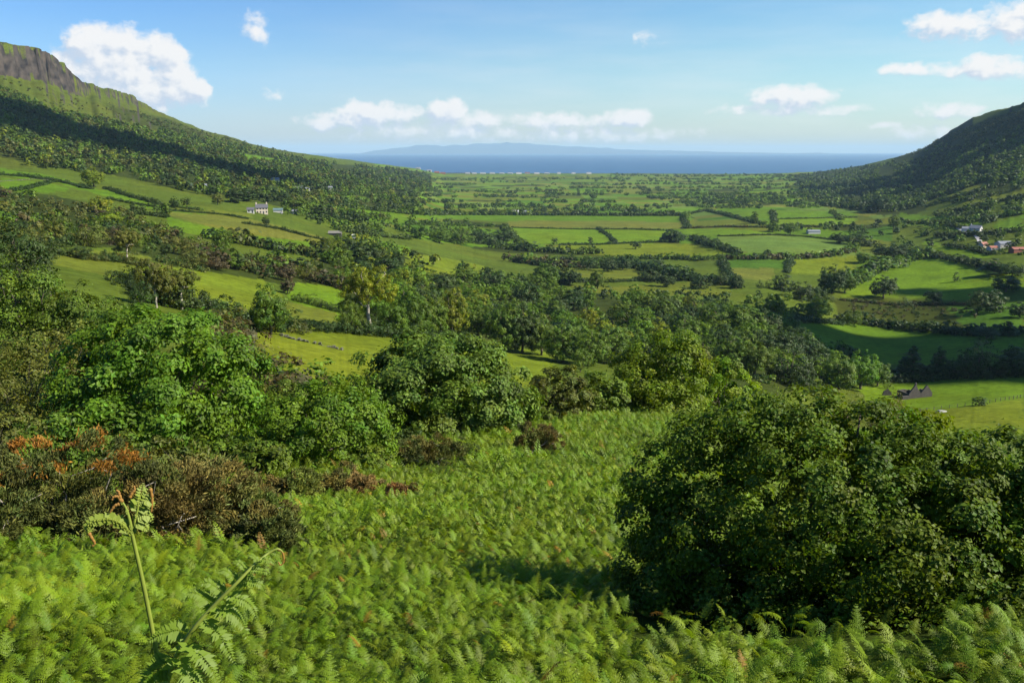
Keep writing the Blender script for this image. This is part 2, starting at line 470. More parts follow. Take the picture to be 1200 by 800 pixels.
def bush_pack(rng, n=8, h=1., w=1.6, nleaf=130, L=.26):
    out = []
    for k in range(n):
        V, Fc, T, C = crown_cloud(rng, round_lobes(rng, h, w, 'bush'), 30, nleaf, L, .65, .4, 0, .15, jit=.4, tc=.15)
        V[:, 2] = np.maximum(V[:, 2], -.05)
        out.append((V, Fc, T))
    return out
def merge(items):
    """items: (V, F, T) already placed -> one V, F, T"""
    Vs, Fs, Ts = [], [], []; b = 0
    for V, Fc, T in items:
        Vs.append(V); Fs.append(Fc+b); Ts.append(T); b += len(V)
    return np.concatenate(Vs), np.concatenate(Fs), np.concatenate(Ts)
def placed(item, rng, p, s, sz=None, tone=(1, 1, 1)):
    V, Fc, T = item; a = rng.random()*6.283; c, q = math.cos(a), math.sin(a); sz = sz or s
    W = np.empty_like(V)
    W[:, 0] = (V[:, 0]*c-V[:, 1]*q)*s+p[0]; W[:, 1] = (V[:, 0]*q+V[:, 1]*c)*s+p[1]; W[:, 2] = V[:, 2]*sz+p[2]
    return W, Fc, T*np.array(tone)
# ------------------------------------------------------------------ fields: outlines traced in the photo, cast onto the land
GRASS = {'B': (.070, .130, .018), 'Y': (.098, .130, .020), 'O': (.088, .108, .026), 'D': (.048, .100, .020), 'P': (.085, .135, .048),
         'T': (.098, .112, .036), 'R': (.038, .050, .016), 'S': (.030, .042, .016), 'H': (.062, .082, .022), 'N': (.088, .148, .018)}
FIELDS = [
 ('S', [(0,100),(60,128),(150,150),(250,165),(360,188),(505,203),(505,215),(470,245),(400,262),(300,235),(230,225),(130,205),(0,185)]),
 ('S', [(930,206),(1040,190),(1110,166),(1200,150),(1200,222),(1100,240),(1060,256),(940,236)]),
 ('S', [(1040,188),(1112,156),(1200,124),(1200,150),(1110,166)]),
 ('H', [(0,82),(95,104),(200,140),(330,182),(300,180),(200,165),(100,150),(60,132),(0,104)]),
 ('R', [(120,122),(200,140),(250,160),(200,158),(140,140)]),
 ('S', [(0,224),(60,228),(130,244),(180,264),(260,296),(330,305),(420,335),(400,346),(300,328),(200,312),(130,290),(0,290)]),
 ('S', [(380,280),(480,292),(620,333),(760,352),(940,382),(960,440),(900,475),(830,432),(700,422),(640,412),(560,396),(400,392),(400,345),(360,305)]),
 ('Y', [(262,392),(350,382),(480,391),(560,398),(650,415),(660,450),(400,480),(300,445)]),
 ('N', [(340,330),(400,337),(402,378),(335,350)]),
 ('O', [(330,352),(395,366),(395,380),(330,372)]),
 ('Y', [(175,308),(240,318),(310,328),(330,345),(300,364),(215,352),(170,352),(120,322)]),
 ('O', [(55,296),(110,292),(175,300),(175,312),(120,322),(60,310)]),
 ('T', [(200,247),(290,256),(384,279),(370,284),(300,276),(240,264),(198,252)]),
 ('B', [(196,254),(240,265),(300,277),(372,284),(366,291),(300,284),(236,276),(196,268)]),
 ('B', [(0,197),(60,206),(105,219),(180,239),(180,246),(110,226),(60,213),(0,206)]),
 ('B', [(0,208),(60,215),(86,222),(60,226),(0,224)]),
 ('B', [(125,222),(185,238),(240,244),(240,252),(180,246),(128,229)]),
 ('O', [(200,243),(300,250),(290,256),(200,247)]),
 ('N', [(184,180),(222,186),(221,194),(190,189)]),
 ('B', [(284,180),(322,186),(318,192),(285,187)]),
 ('B', [(0,246),(22,250),(16,257),(0,257)]),
 ('B', [(376,225),(430,231),(430,237),(376,230)]),
 ('B', [(398,241),(475,250),(476,258),(398,248)]),
 ('B', [(425,276),(480,290),(480,296),(425,284)]),
 ('B', [(480,248),(720,251),(812,254),(812,261),(720,260),(480,256)]),
 ('T', [(595,259),(720,259),(812,261),(812,267),(720,268),(595,266)]),
 ('N', [(600,266),(720,268),(800,270),(785,284),(720,287),(618,286)]),
 ('B', [(480,272),(560,282),(640,286),(640,293),(560,289),(480,279)]),
 ('Y', [(640,289),(720,285),(825,286),(858,294),(840,303),(800,305),(720,300),(610,294)]),
 ('Y', [(476,296),(522,302),(568,312),(562,322),(500,320),(476,312)]),
 ('O', [(652,313),(720,310),(782,320),(772,327),(690,330),(648,322)]),
 ('O', [(660,334),(720,336),(842,328),(858,345),(720,347)]),
 ('P', [(838,277),(900,275),(1000,282),(1008,290),(960,296),(880,296),(848,288)]),
 ('N', [(798,268),(905,270),(900,276),(808,276)]),
 ('O', [(800,259),(870,257),(905,262),(905,270),(800,268)]),
 ('B', [(842,243),(975,248),(980,257),(900,263),(866,257),(838,248)]),
 ('N', [(905,256),(1004,255),(998,265),(912,264)]),
 ('D', [(842,305),(930,302),(926,316),(850,313)]),
 ('T', [(850,314),(908,314),(904,329),(856,326)]),
 ('Y', [(925,304),(1018,299),(992,322),(924,321)]),
 ('N', [(985,348),(1015,320),(1080,302),(1112,302),(1162,315),(1200,322),(1200,336),(1150,354),(1050,348)]),
 ('N', [(1075,282),(1150,293),(1168,302),(1120,302)]),
 ('B', [(1168,260),(1200,252),(1200,270),(1168,272)]),
 ('O', [(1083,237),(1160,212),(1158,219),(1088,245)]),
 ('O', [(1098,246),(1200,221),(1200,229),(1106,252)]),
 ('B', [(1050,250),(1110,254),(1160,262),(1130,270),(1060,262)]),
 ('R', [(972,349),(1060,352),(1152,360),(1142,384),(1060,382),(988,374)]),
 ('B', [(908,379),(990,378),(1130,391),(1200,396),(1200,430),(1000,425),(925,397)]),
 ('N', [(1000,454),(1080,445),(1200,433),(1200,470),(1100,482),(1020,470)]),
 ('Y', [(1070,484),(1200,467),(1200,575),(1120,560)]),
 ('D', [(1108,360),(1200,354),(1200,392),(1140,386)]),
]
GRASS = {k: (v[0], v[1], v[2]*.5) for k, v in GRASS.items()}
def densify(p, k=6):
    o = []
    for a, b in zip(p, p[1:]+p[:1]):
        for t in range(k): o.append((a[0]+(b[0]-a[0])*t/k, a[1]+(b[1]-a[1])*t/k))
    return o
def inside(px, py, poly):
    x, y = poly[:, 0], poly[:, 1]; r = np.zeros(len(px), bool)
    for i in range(len(poly)):
        j = i-1
        with np.errstate(divide='ignore', invalid='ignore'):
            c = ((y[i] > py) != (y[j] > py)) & (px < (x[j]-x[i])*(py-y[i])/(y[j]-y[i]+1e-12)+x[i])
        r ^= c
    return r
def terrain_colour():
    n, m = X_.shape
    Cc = np.empty((n, m, 3)); Cc[:] = (.062, .090, .011)
    D = DD[None, :]+0*X_
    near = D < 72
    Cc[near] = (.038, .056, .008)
    # strip fields over the far plain, cells long across the valley
    gx = X_/95+fbm(X_/400, Y_/400, 2, 61)*.8; gy = Y_/70+fbm(X_/300, Y_/300, 2, 71)*1.2+np.floor(gx)*.37
    hsh = _hash(np.floor(gx).astype(np.int64), np.floor(gy).astype(np.int64), 5)
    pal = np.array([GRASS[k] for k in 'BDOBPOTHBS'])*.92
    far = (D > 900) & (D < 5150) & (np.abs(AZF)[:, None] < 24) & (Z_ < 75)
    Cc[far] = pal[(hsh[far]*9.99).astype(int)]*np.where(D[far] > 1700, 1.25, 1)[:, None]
    # upper slopes
    hi = (Z_ > 120) & (D > 700); Cc[hi] = GRASS['H']
    az = AZR[:, None]+0*X_; ld = LD[None, :]+0*X_
    sel = (np.abs(AZF)[:, None] < 38) & (D > 70)
    ii = np.nonzero(sel.ravel())[0]; pa = az.ravel()[ii]; pl = ld.ravel()[ii]
    flat = Cc.reshape(-1, 3)
    wob = fbm(X_.ravel()[ii]/9, Y_.ravel()[ii]/9, 2, 81)
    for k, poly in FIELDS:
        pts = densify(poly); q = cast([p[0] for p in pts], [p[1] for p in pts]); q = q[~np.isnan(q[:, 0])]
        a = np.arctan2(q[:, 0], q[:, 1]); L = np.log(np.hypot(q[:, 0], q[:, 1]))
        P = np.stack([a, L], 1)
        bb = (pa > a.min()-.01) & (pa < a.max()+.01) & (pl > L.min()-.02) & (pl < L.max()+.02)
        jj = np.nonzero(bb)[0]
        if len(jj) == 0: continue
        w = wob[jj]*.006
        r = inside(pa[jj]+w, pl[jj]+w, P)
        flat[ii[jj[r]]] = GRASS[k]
    # beach, rock
    bz = (D > 5230) & (Z_ < 2.2) & (np.abs(AZF)[:, None] < 30); Cc[bz] = (.34, .29, .22)
    return Cc
def terrain_material():
    m, n, l = newmat('land')
    out = nd(n, 'ShaderNodeOutputMaterial'); p = nd(n, 'ShaderNodeBsdfPrincipled'); p.inputs['Roughness'].default_value = .95; p.inputs['Specular IOR Level'].default_value = .02
    at = nd(n, 'ShaderNodeAttribute', attribute_name='tint'); geo = nd(n, 'ShaderNodeNewGeometry')
    def noise(s, d=5):
        z = nd(n, 'ShaderNodeTexNoise'); z.inputs['Scale'].default_value = s; z.inputs['Detail'].default_value = d; z.inputs['Roughness'].default_value = .62
        l.new(geo.outputs['Position'], z.inputs['Vector']); return z
    def rng_(a, f0, f1, t0, t1):
        q = nd(n, 'ShaderNodeMapRange'); l.new(a, q.inputs['Value'])
        for k, v in zip(('From Min', 'From Max', 'To Min', 'To Max'), (f0, f1, t0, t1)): q.inputs[k].default_value = v
        return q.outputs['Result']
    n1, n2, n3 = noise(.035), noise(.35, 6), noise(.012, 3)
    a = nd(n, 'ShaderNodeMath', operation='MULTIPLY'); l.new(rng_(n1.outputs['Fac'], .3, .7, .78, 1.22), a.inputs[0]); l.new(rng_(n2.outputs['Fac'], .25, .75, .62, 1.38), a.inputs[1])
    sc_ = nd(n, 'ShaderNodeVectorMath', operation='SCALE'); l.new(at.outputs['Color'], sc_.inputs[0]); l.new(a.outputs[0], sc_.inputs['Scale'])
    # yellower, drier patches
    dry = nd(n, 'ShaderNodeMix', data_type='RGBA', blend_type='MULTIPLY'); dry.inputs[7].default_value = (1.18, 1.0, .9, 1)
    l.new(rng_(n3.outputs['Fac'], .45, .65, 0, .7), dry.inputs['Factor']); l.new(sc_.outputs[0], dry.inputs[6])
    tus = noise(.8, 3); tm = nd(n, 'ShaderNodeMix', data_type='RGBA', blend_type='MULTIPLY'); tm.inputs[7].default_value = (.5, .55, .5, 1)
    l.new(rng_(tus.outputs['Fac'], .58, .68, 0, .8), tm.inputs['Factor']); l.new(dry.outputs[2], tm.inputs[6]); dry = tm
    # rock where the land is steep
    sx = nd(n, 'ShaderNodeSeparateXYZ'); l.new(geo.outputs['True Normal'], sx.inputs[0])
    st = nd(n, 'ShaderNodeMath', operation='ADD'); l.new(sx.outputs['Z'], st.inputs[0]); l.new(rng_(n1.outputs['Fac'], .3, .7, -.10, .10), st.inputs[1])
    sp = nd(n, 'ShaderNodeSeparateXYZ'); l.new(geo.outputs['Position'], sp.inputs[0])
    hi = rng_(sp.outputs['Z'], 150, 175, 0, 1)
    rk = nd(n, 'ShaderNodeMath', operation='MULTIPLY'); l.new(rng_(st.outputs[0], .74, .62, 0, 1), rk.inputs[0]); l.new(hi, rk.inputs[1])
    mp = nd(n, 'ShaderNodeMapping'); mp.inputs['Scale'].default_value = (.10, .05, .045); l.new(geo.outputs['Position'], mp.inputs[0])
    rn = nd(n, 'ShaderNodeTexNoise'); rn.inputs['Scale'].default_value = 1; rn.inputs['Detail'].default_value = 7; l.new(mp.outputs[0], rn.inputs['Vector'])
    rc = nd(n, 'ShaderNodeValToRGB'); l.new(rn.outputs['Fac'], rc.inputs[0])
    rc.color_ramp.elements[0].position = .35; rc.color_ramp.elements[0].color = (.020, .018, .018, 1); rc.color_ramp.elements[1].position = .68; rc.color_ramp.elements[1].color = (.075, .062, .050, 1)
    mx = nd(n, 'ShaderNodeMix', data_type='RGBA'); l.new(rk.outputs[0], mx.inputs['Factor']); l.new(dry.outputs[2], mx.inputs[6]); l.new(rc.outputs[0], mx.inputs[7])
    l.new(mx.outputs[2], p.inputs['Base Color'])
    b = nd(n, 'ShaderNodeBump'); b.inputs['Strength'].default_value = .55; b.inputs['Distance'].default_value = .5; l.new(n2.outputs['Fac'], b.inputs['Height']); l.new(b.outputs[0], p.inputs['Normal'])
    l.new(p.outputs[0], out.inputs[0]); return m
def build_terrain():
    n, m = X_.shape
    V = np.stack([X_, Y_, Z_], 2).reshape(-1, 3)
    V[(n-1)*m:n*m] = V[0:m]
    i, j = np.meshgrid(np.arange(n-1), np.arange(m-1), indexing='ij'); b = (i*m+j).ravel()
    Fc = np.stack([b, b+1, b+m+1, b+m], 1)
    # close the eye of the sheet
    Cc = terrain_colour().reshape(-1, 3)
    me = mesh_np('ground', V, Fc[:, ::-1], Cc, [terrain_material()], smooth=True)
    tag(obj('ground', me), 'green valley floor and hillsides running down to the sea', kind='structure')
build_terrain()

# sea: one disc out to the horizon
def build_sea():
    m, n, l = newmat('sea_water')
    out = nd(n, 'ShaderNodeOutputMaterial'); p = nd(n, 'ShaderNodeBsdfPrincipled')
    p.inputs['Base Color'].default_value = (.022, .075, .16, 1); p.inputs['Roughness'].default_value = .32; p.inputs['IOR'].default_value = 1.33; p.inputs['Specular IOR Level'].default_value = .2
    geo = nd(n, 'ShaderNodeNewGeometry'); mp = nd(n, 'ShaderNodeMapping'); mp.inputs['Scale'].default_value = (.004, .0012, .004); l.new(geo.outputs['Position'], mp.inputs[0])
    z = nd(n, 'ShaderNodeTexNoise'); z.inputs['Scale'].default_value = 1; z.inputs['Detail'].default_value = 8; l.new(mp.outputs[0], z.inputs['Vector'])
    cr = nd(n, 'ShaderNodeValToRGB'); cr.color_ramp.elements[0].position = .35; cr.color_ramp.elements[0].color = (.005, .040, .105, 1); cr.color_ramp.elements[1].position = .7; cr.color_ramp.elements[1].color = (.010, .060, .14, 1)
    l.new(z.outputs['Fac'], cr.inputs[0]); l.new(cr.outputs[0], p.inputs['Base Color'])
    z2 = nd(n, 'ShaderNodeTexNoise'); z2.inputs['Scale'].default_value = .08; z2.inputs['Detail'].default_value = 4; l.new(geo.outputs['Position'], z2.inputs['Vector'])
    b = nd(n, 'ShaderNodeBump'); b.inputs['Strength'].default_value = .6; b.inputs['Distance'].default_value = 1.5; l.new(z2.outputs['Fac'], b.inputs['Height']); l.new(b.outputs[0], p.inputs['Normal'])
    l.new(p.outputs[0], out.inputs[0])
    k = 96; r = 60000
    V = [(0, 4200, 0)]+[(r*math.cos(2*math.pi*i/k), r*math.sin(2*math.pi*i/k), 0) for i in range(k)]
    Fc = [(0, 1+i, 1+(i+1) % k) for i in range(k)]
    o = obj('sea', mesh_np('sea', V, Fc, None, [m])); tag(o, 'blue sea stretching to the horizon', kind='structure')
build_sea()

# low hills across the water
def build_far_hills():
    top = [(415,178),(440,173),(470,169),(500,166.5),(530,167.5),(560,165.5),(600,164),(640,166),(680,168.5),(720,171),(760,172.5),(800,173.5),(860,175),(930,176.3),(960,175.6),(975,176.7),(1010,178)]
    m = plain_mat('far_hill', (.035, .06, .085), 1, .3, .002)
    N = 240; us = np.linspace(415, 1010, N); vs = np.interp(us, [t[0] for t in top], [t[1] for t in top])
    hs = np.maximum(0, (177-vs))*41000/F*.98
    hs = hs*(1+.12*fbm(us/14, us*0, 4, 3))+0
    V = []; Fc = []; K = 9
    for i in range(N):
        az, s = pix_dir(us[i], 172); az = float(az)
        for k in range(K):
            t = k/(K-1); d = 40000+t*6000
            g = math.sin(min(1, t*1.6)*math.pi/2)*(1 if t < .7 else 1-(t-.7)*1.5)
            V.append((d*math.sin(az), d*math.cos(az), -4+(hs[i]+8)*g*(1+.15*float(vnoise(np.array([us[i]/9]), np.array([t*5.]), 8)[0]-.5))))
    for i in range(N-1):
        for k in range(K-1):
            a = i*K+k; Fc.append((a, a+K, a+K+1, a+1))
    o = obj('hills', mesh_np('hills', V, Fc, None, [m], smooth=True)); tag(o, 'pale blue hills across the sea on the horizon', kind='structure')
build_far_hills()

# ------------------------------------------------------------------ camera, sun, sky, air
cam = bpy.data.cameras.new('camera'); co = bpy.data.objects.new('camera', cam); COL.objects.link(co)
cam.sensor_width = 36; cam.lens = 30; cam.sensor_fit = 'HORIZONTAL'; cam.clip_start = .05; cam.clip_end = 200000
co.location = (0, 0, HC); co.rotation_euler = (math.pi/2-PITCH, 0, 0); sc.camera = co
sun = bpy.data.lights.new('sun', 'SUN'); sun.energy = SUN_E; sun.angle = rad(.55); sun.color = (1, .93, .80)
so = bpy.data.objects.new('sun', sun); COL.objects.link(so)
from mathutils import Vector
so.rotation_euler = Vector(SUN).to_track_quat('Z', 'Y').to_euler(); so.location = (300, 0, 400)

def build_world():
    w = bpy.data.worlds.new('World'); sc.world = w; w.use_nodes = True
    n = w.node_tree.nodes; l = w.node_tree.links; n.clear()
    out = nd(n, 'ShaderNodeOutputWorld'); bg = nd(n, 'ShaderNodeBackground'); bg.inputs['Strength'].default_value = SKY_E
    sky = nd(n, 'ShaderNodeTexSky', sky_type='NISHITA', sun_disc=False, sun_elevation=SUN_EL, sun_rotation=SUN_AZ, altitude=100, air_density=1.15, dust_density=.35, ozone_density=3.0)
    hs = nd(n, 'ShaderNodeHueSaturation'); hs.inputs['Saturation'].default_value = SKY_SAT; hs.inputs['Value'].default_value = SKY_VAL; l.new(sky.outputs[0], hs.inputs['Color'])
    grade = nd(n, 'ShaderNodeMix', data_type='RGBA', blend_type='MULTIPLY'); grade.inputs['Factor'].default_value = 1; grade.inputs[7].default_value = (*SKY_MUL, 1); l.new(hs.outputs[0], grade.inputs[6])
    skyg = grade
    # direction -> azimuth and elevation in degrees
    tc = nd(n, 'ShaderNodeTexCoord'); sx = nd(n, 'ShaderNodeSeparateXYZ'); l.new(tc.outputs['Generated'], sx.inputs[0])
    def M(op, a, b=None, c=None):
        x = nd(n, 'ShaderNodeMath', operation=op)
        for k, q in enumerate((a, b, c)):
            if q is None: continue
            if isinstance(q, (int, float)): x.inputs[k].default_value = q
            else: l.new(q, x.inputs[k])
        return x.outputs[0]
    az = M('MULTIPLY', M('ARCTAN2', sx.outputs['X'], sx.outputs['Y']), 180/math.pi)
    el = M('MULTIPLY', M('ARCSINE', sx.outputs['Z']), 180/math.pi)
    cv = nd(n, 'ShaderNodeCombineXYZ'); l.new(az, cv.inputs[0]); l.new(el, cv.inputs[1])
    def tintmix(src, fac, colr):
        q = nd(n, 'ShaderNodeMix', data_type='RGBA', blend_type='MULTIPLY'); q.inputs[7].default_value = (*colr, 1); l.new(fac, q.inputs['Factor']); l.new(src, q.inputs[6]); return q.outputs[2]
    def MR0(a, f0, f1, t0, t1):
        q = nd(n, 'ShaderNodeMapRange', interpolation_type='SMOOTHSTEP'); l.new(a, q.inputs['Value'])
        for k, v in zip(('From Min', 'From Max', 'To Min', 'To Max'), (f0, f1, t0, t1)): q.inputs[k].default_value = v
        return q.outputs['Result']
    blue = tintmix(tintmix(grade.outputs[2], MR0(el, 0, 6, 1, 0), (.92, .95, 1.16)), MR0(az, -32, 2, 1, 0), (.80, .88, 1.02))
    blue = tintmix(blue, MR0(az, -12, 22, 0, 1), (1.08, 1.13, 1.03))
    # puffs: photo column, row, half width, half height, strength
    puffs = [(108,54,27,26,1.1),(148,50,24,18,1.0),(182,66,26,24,1.1),(150,82,50,28,1.2),(205,84,24,24,1.1),(218,105,28,16,1.0),(185,106,48,20,1.1),(95,80,40,22,.85),(238,102,12,12,.9),
             (300,34,20,16,.62),(316,110,14,7,.28),(756,47,20,7,.30),
             (432,134,42,15,1.0),(385,142,34,9,.8),(474,134,24,12,.85),(524,131,26,15,1.05),(562,141,30,11,.8),(480,152,110,14,.45),(640,142,48,10,.8),(738,138,36,11,.85),(690,142,40,8,.7),(700,158,110,10,.45),(560,156,70,10,.5),
             (928,114,52,13,.85),(930,128,90,7,.55),(1106,29,42,13,.95),(1150,38,30,10,.6),(1192,24,30,19,1.0),(1062,82,27,8,.75),(1155,80,48,12,.95),(1112,130,34,8,.7),(1090,156,40,8,.55),(1036,147,18,4,.6)]
    g = bpy.data.node_groups.new('cloud_cover', 'ShaderNodeTree')
    g.interface.new_socket('P', in_out='INPUT', socket_type='NodeSocketVector'); g.interface.new_socket('D', in_out='OUTPUT', socket_type='NodeSocketFloat')
    gn, gl = g.nodes, g.links; gi = gn.new('NodeGroupInput'); go = gn.new('NodeGroupOutput')
    def GM(op, a, b=None, c=None):
        x = nd(gn, 'ShaderNodeMath', operation=op)
        for k, q in enumerate((a, b, c)):
            if q is None: continue
            if isinstance(q, (int, float)): x.inputs[k].default_value = q
            else: gl.new(q, x.inputs[k])
        return x.outputs[0]
    # warp the position a little so that no puff keeps a smooth outline
    wz = nd(gn, 'ShaderNodeTexNoise'); wz.inputs['Scale'].default_value = .9; wz.inputs['Detail'].default_value = 3; gl.new(gi.outputs[0], wz.inputs['Vector'])
    wv = nd(gn, 'ShaderNodeVectorMath', operation='MULTIPLY_ADD'); gl.new(wz.outputs['Color'], wv.inputs[0]); wv.inputs[1].default_value = (1.3, .7, 0); gl.new(gi.outputs[0], wv.inputs[2])
    acc = None
    for u, v, ru, rv, s in puffs:
        a, sl = pix_dir(u, v); a = math.degrees(float(a)); e = math.degrees(math.atan(float(sl)))
        ra, re = math.degrees(ru/F)*.92*1.25, math.degrees(rv/F)*.95*1.25
        q = nd(gn, 'ShaderNodeVectorMath', operation='MULTIPLY_ADD'); gl.new(wv.outputs[0], q.inputs[0]); q.inputs[1].default_value = (1/ra, 1/re, 0); q.inputs[2].default_value = (-(a+.65)/ra, -(e+.35)/re, 0)
        dt = nd(gn, 'ShaderNodeVectorMath', operation='DOT_PRODUCT'); gl.new(q.outputs[0], dt.inputs[0]); gl.new(q.outputs[0], dt.inputs[1])
        b = GM('MULTIPLY_ADD', dt.outputs['Value'], -s, s)
        acc = b if acc is None else GM('SMOOTH_MAX', acc, b, .25)
    nz = nd(gn, 'ShaderNodeTexNoise'); nz.inputs['Scale'].default_value = .85; nz.inputs['Detail'].default_value = 8; nz.inputs['Roughness'].default_value = .6
    mp = nd(gn, 'ShaderNodeMapping'); mp.inputs['Scale'].default_value = (1, 1.5, 1); gl.new(gi.outputs[0], mp.inputs[0]); gl.new(mp.outputs[0], nz.inputs['Vector'])
    d = GM('ADD', acc, GM('MULTIPLY_ADD', nz.outputs['Fac'], 1.35, -.70))
    vo = nd(gn, 'ShaderNodeTexVoronoi', voronoi_dimensions='2D', feature='SMOOTH_F1'); vo.inputs['Scale'].default_value = .8; vo.inputs['Detail'].default_value = 3; vo.inputs['Roughness'].default_value = .55; vo.inputs['Smoothness'].default_value = .5; vo.normalize = True; gl.new(wv.outputs[0], vo.inputs['Vector'])
    d = GM('ADD', d, GM('MULTIPLY_ADD', vo.outputs['Distance'], -1.1, .30))
    gl.new(d, go.inputs[0])
    def dens(off):
        q = nd(n, 'ShaderNodeGroup'); q.node_tree = g
        if off:
            ad = nd(n, 'ShaderNodeVectorMath', operation='ADD'); ad.inputs[1].default_value = off; l.new(cv.outputs[0], ad.inputs[0]); l.new(ad.outputs[0], q.inputs[0])
        else: l.new(cv.outputs[0], q.inputs[0])
        return q.outputs[0]
    d0, d1 = dens(None), dens((.45, .55, 0))
    def MR(a, f0, f1, t0, t1, smooth=True):
        q = nd(n, 'ShaderNodeMapRange', interpolation_type='SMOOTHSTEP' if smooth else 'LINEAR'); l.new(a, q.inputs['Value'])
        for k, v in zip(('From Min', 'From Max', 'To Min', 'To Max'), (f0, f1, t0, t1)): q.inputs[k].default_value = v
        return q.outputs['Result']
    cover = MR(d0, .0, .72, 0, .96)
    lit = MR(M('SUBTRACT', d0, d1), -.42, .30, 0, 1)
    # thin high veil near the horizon on the right
    vz = nd(n, 'ShaderNodeTexNoise'); vz.inputs['Scale'].default_value = .35; vz.inputs['Detail'].default_value = 6
    vm = nd(n, 'ShaderNodeMapping'); vm.inputs['Scale'].default_value = (.35, 2.2, 1); l.new(cv.outputs[0], vm.inputs[0]); l.new(vm.outputs[0], vz.inputs['Vector'])
    band = M('MULTIPLY', MR(el, 0, 1.0, .3, 1), MR(el, 3, 12, 1, .25))
    veil = M('MULTIPLY', M('MULTIPLY', MR(vz.outputs['Fac'], .3, .8, .06, .26), band), MR(az, -24, 4, .1, 1))
    cc = nd(n, 'ShaderNodeMix', data_type='RGBA'); l.new(lit, cc.inputs['Factor'])
    cc.inputs[6].default_value = (*CL_SHADE, 1); cc.inputs[7].default_value = (*CL_LIT, 1)
    m1 = nd(n, 'ShaderNodeMix', data_type='RGBA'); l.new(veil, m1.inputs['Factor']); l.new(blue, m1.inputs[6]); m1.inputs[7].default_value = (*CL_LIT, 1)
    m2 = nd(n, 'ShaderNodeMix', data_type='RGBA'); l.new(cover, m2.inputs['Factor']); l.new(m1.outputs[2], m2.inputs[6]); l.new(cc.outputs[2], m2.inputs[7])
    l.new(m2.outputs[2], bg.inputs[0]); l.new(bg.outputs[0], out.inputs[0])
SKY_DONE = build_world()

def build_haze():
    m, n, l = newmat('hazy_air'); out = nd(n, 'ShaderNodeOutputMaterial'); v = nd(n, 'ShaderNodeVolumePrincipled')
    v.inputs['Color'].default_value = HAZE_C; v.inputs['Density'].default_value = HAZE_D; v.inputs['Anisotropy'].default_value = 0
    l.new(v.outputs[0], out.inputs['Volume'])
    b = MB(); b.box(-61500, 61500, -61500, 61500, -8, 470)
    o = b.build('haze', m); tag(o, 'pale blue haze hanging over the valley and the sea', kind='stuff')
if HAZE_D > 0: build_haze()

def build_shadow_clouds():  # unseen puffs added towards the sun so their shadows darken fields and slopes
    m = plain_mat('cloud_white', (.8, .8, .82), 1, .03, .01)
    rng = np.random.default_rng(3)
    import bmesh
    bm = bmesh.new(); bmesh.ops.create_icosphere(bm, subdivisions=3, radius=1)
    bv = np.array([v.co[:] for v in bm.verts]); bf = np.array([[v.index for v in f.verts] for f in bm.faces]); bm.free()
    items = []
    def puff(p, r, rz):
        s = bv*np.array([r, r, rz]); nn = 1+.35*fbm(bv[:, 0]*2+p[0]*.01, bv[:, 1]*2+bv[:, 2]*1.7, 3, int(abs(p[0])) % 97)
        items.append((s*nn[:, None]+p, bf, np.ones((len(bv), 3))))
    for pts, R0, n_ in CLOUD_SHADE:
        q = cast([p[0] for p in pts], [p[1] for p in pts])
        for k in range(n_):
            t = rng.random()*(len(q)-1); i = int(t); c = q[i]+(q[min(i+1, len(q)-1)]-q[i])*(t-i)
            c = c+np.array([rng.normal()*R0*.35, rng.normal()*R0*.35, 0])
            s = (980-c[2])/SUN[2]
            r = R0*rng.uniform(.45, .9); puff(c+SUN*s, r, r*.45)
    V, Fc, T = merge(items)
    V[:, 2] = np.maximum(V[:, 2], 640)
    o = obj('shade_clouds', mesh_np('shade_clouds', V, Fc, None, [m], smooth=True)); tag(o, 'unseen cloud puffs added high out of view, shading the fields and hillsides', kind='stuff')
build_shadow_clouds()

vs = sc.view_settings; vs.view_transform = 'Standard'; vs.look = 'None'; vs.exposure = EXPO; vs.gamma = 1; vs.use_curve_mapping = False
cy = sc.cycles; cy.use_denoising = True; cy.max_bounces = 5; cy.diffuse_bounces = 3; cy.glossy_bounces = 2; cy.transmission_bounces = 4; cy.transparent_max_bounces = 8; cy.volume_bounces = 0
cy.use_adaptive_sampling = True; cy.adaptive_threshold = .008; cy.sample_clamp_indirect = 6; cy.caustics_reflective = False; cy.caustics_refractive = False
# ------------------------------------------------------------------ things: trees
def proj(p):
    p = np.asarray(p, float); x, y, z = p[..., 0], p[..., 1], p[..., 2]-HC
    fw = y*CP-z*SP; up = y*SP+z*CP
    return U0+F*x/fw, V0-F*up/fw

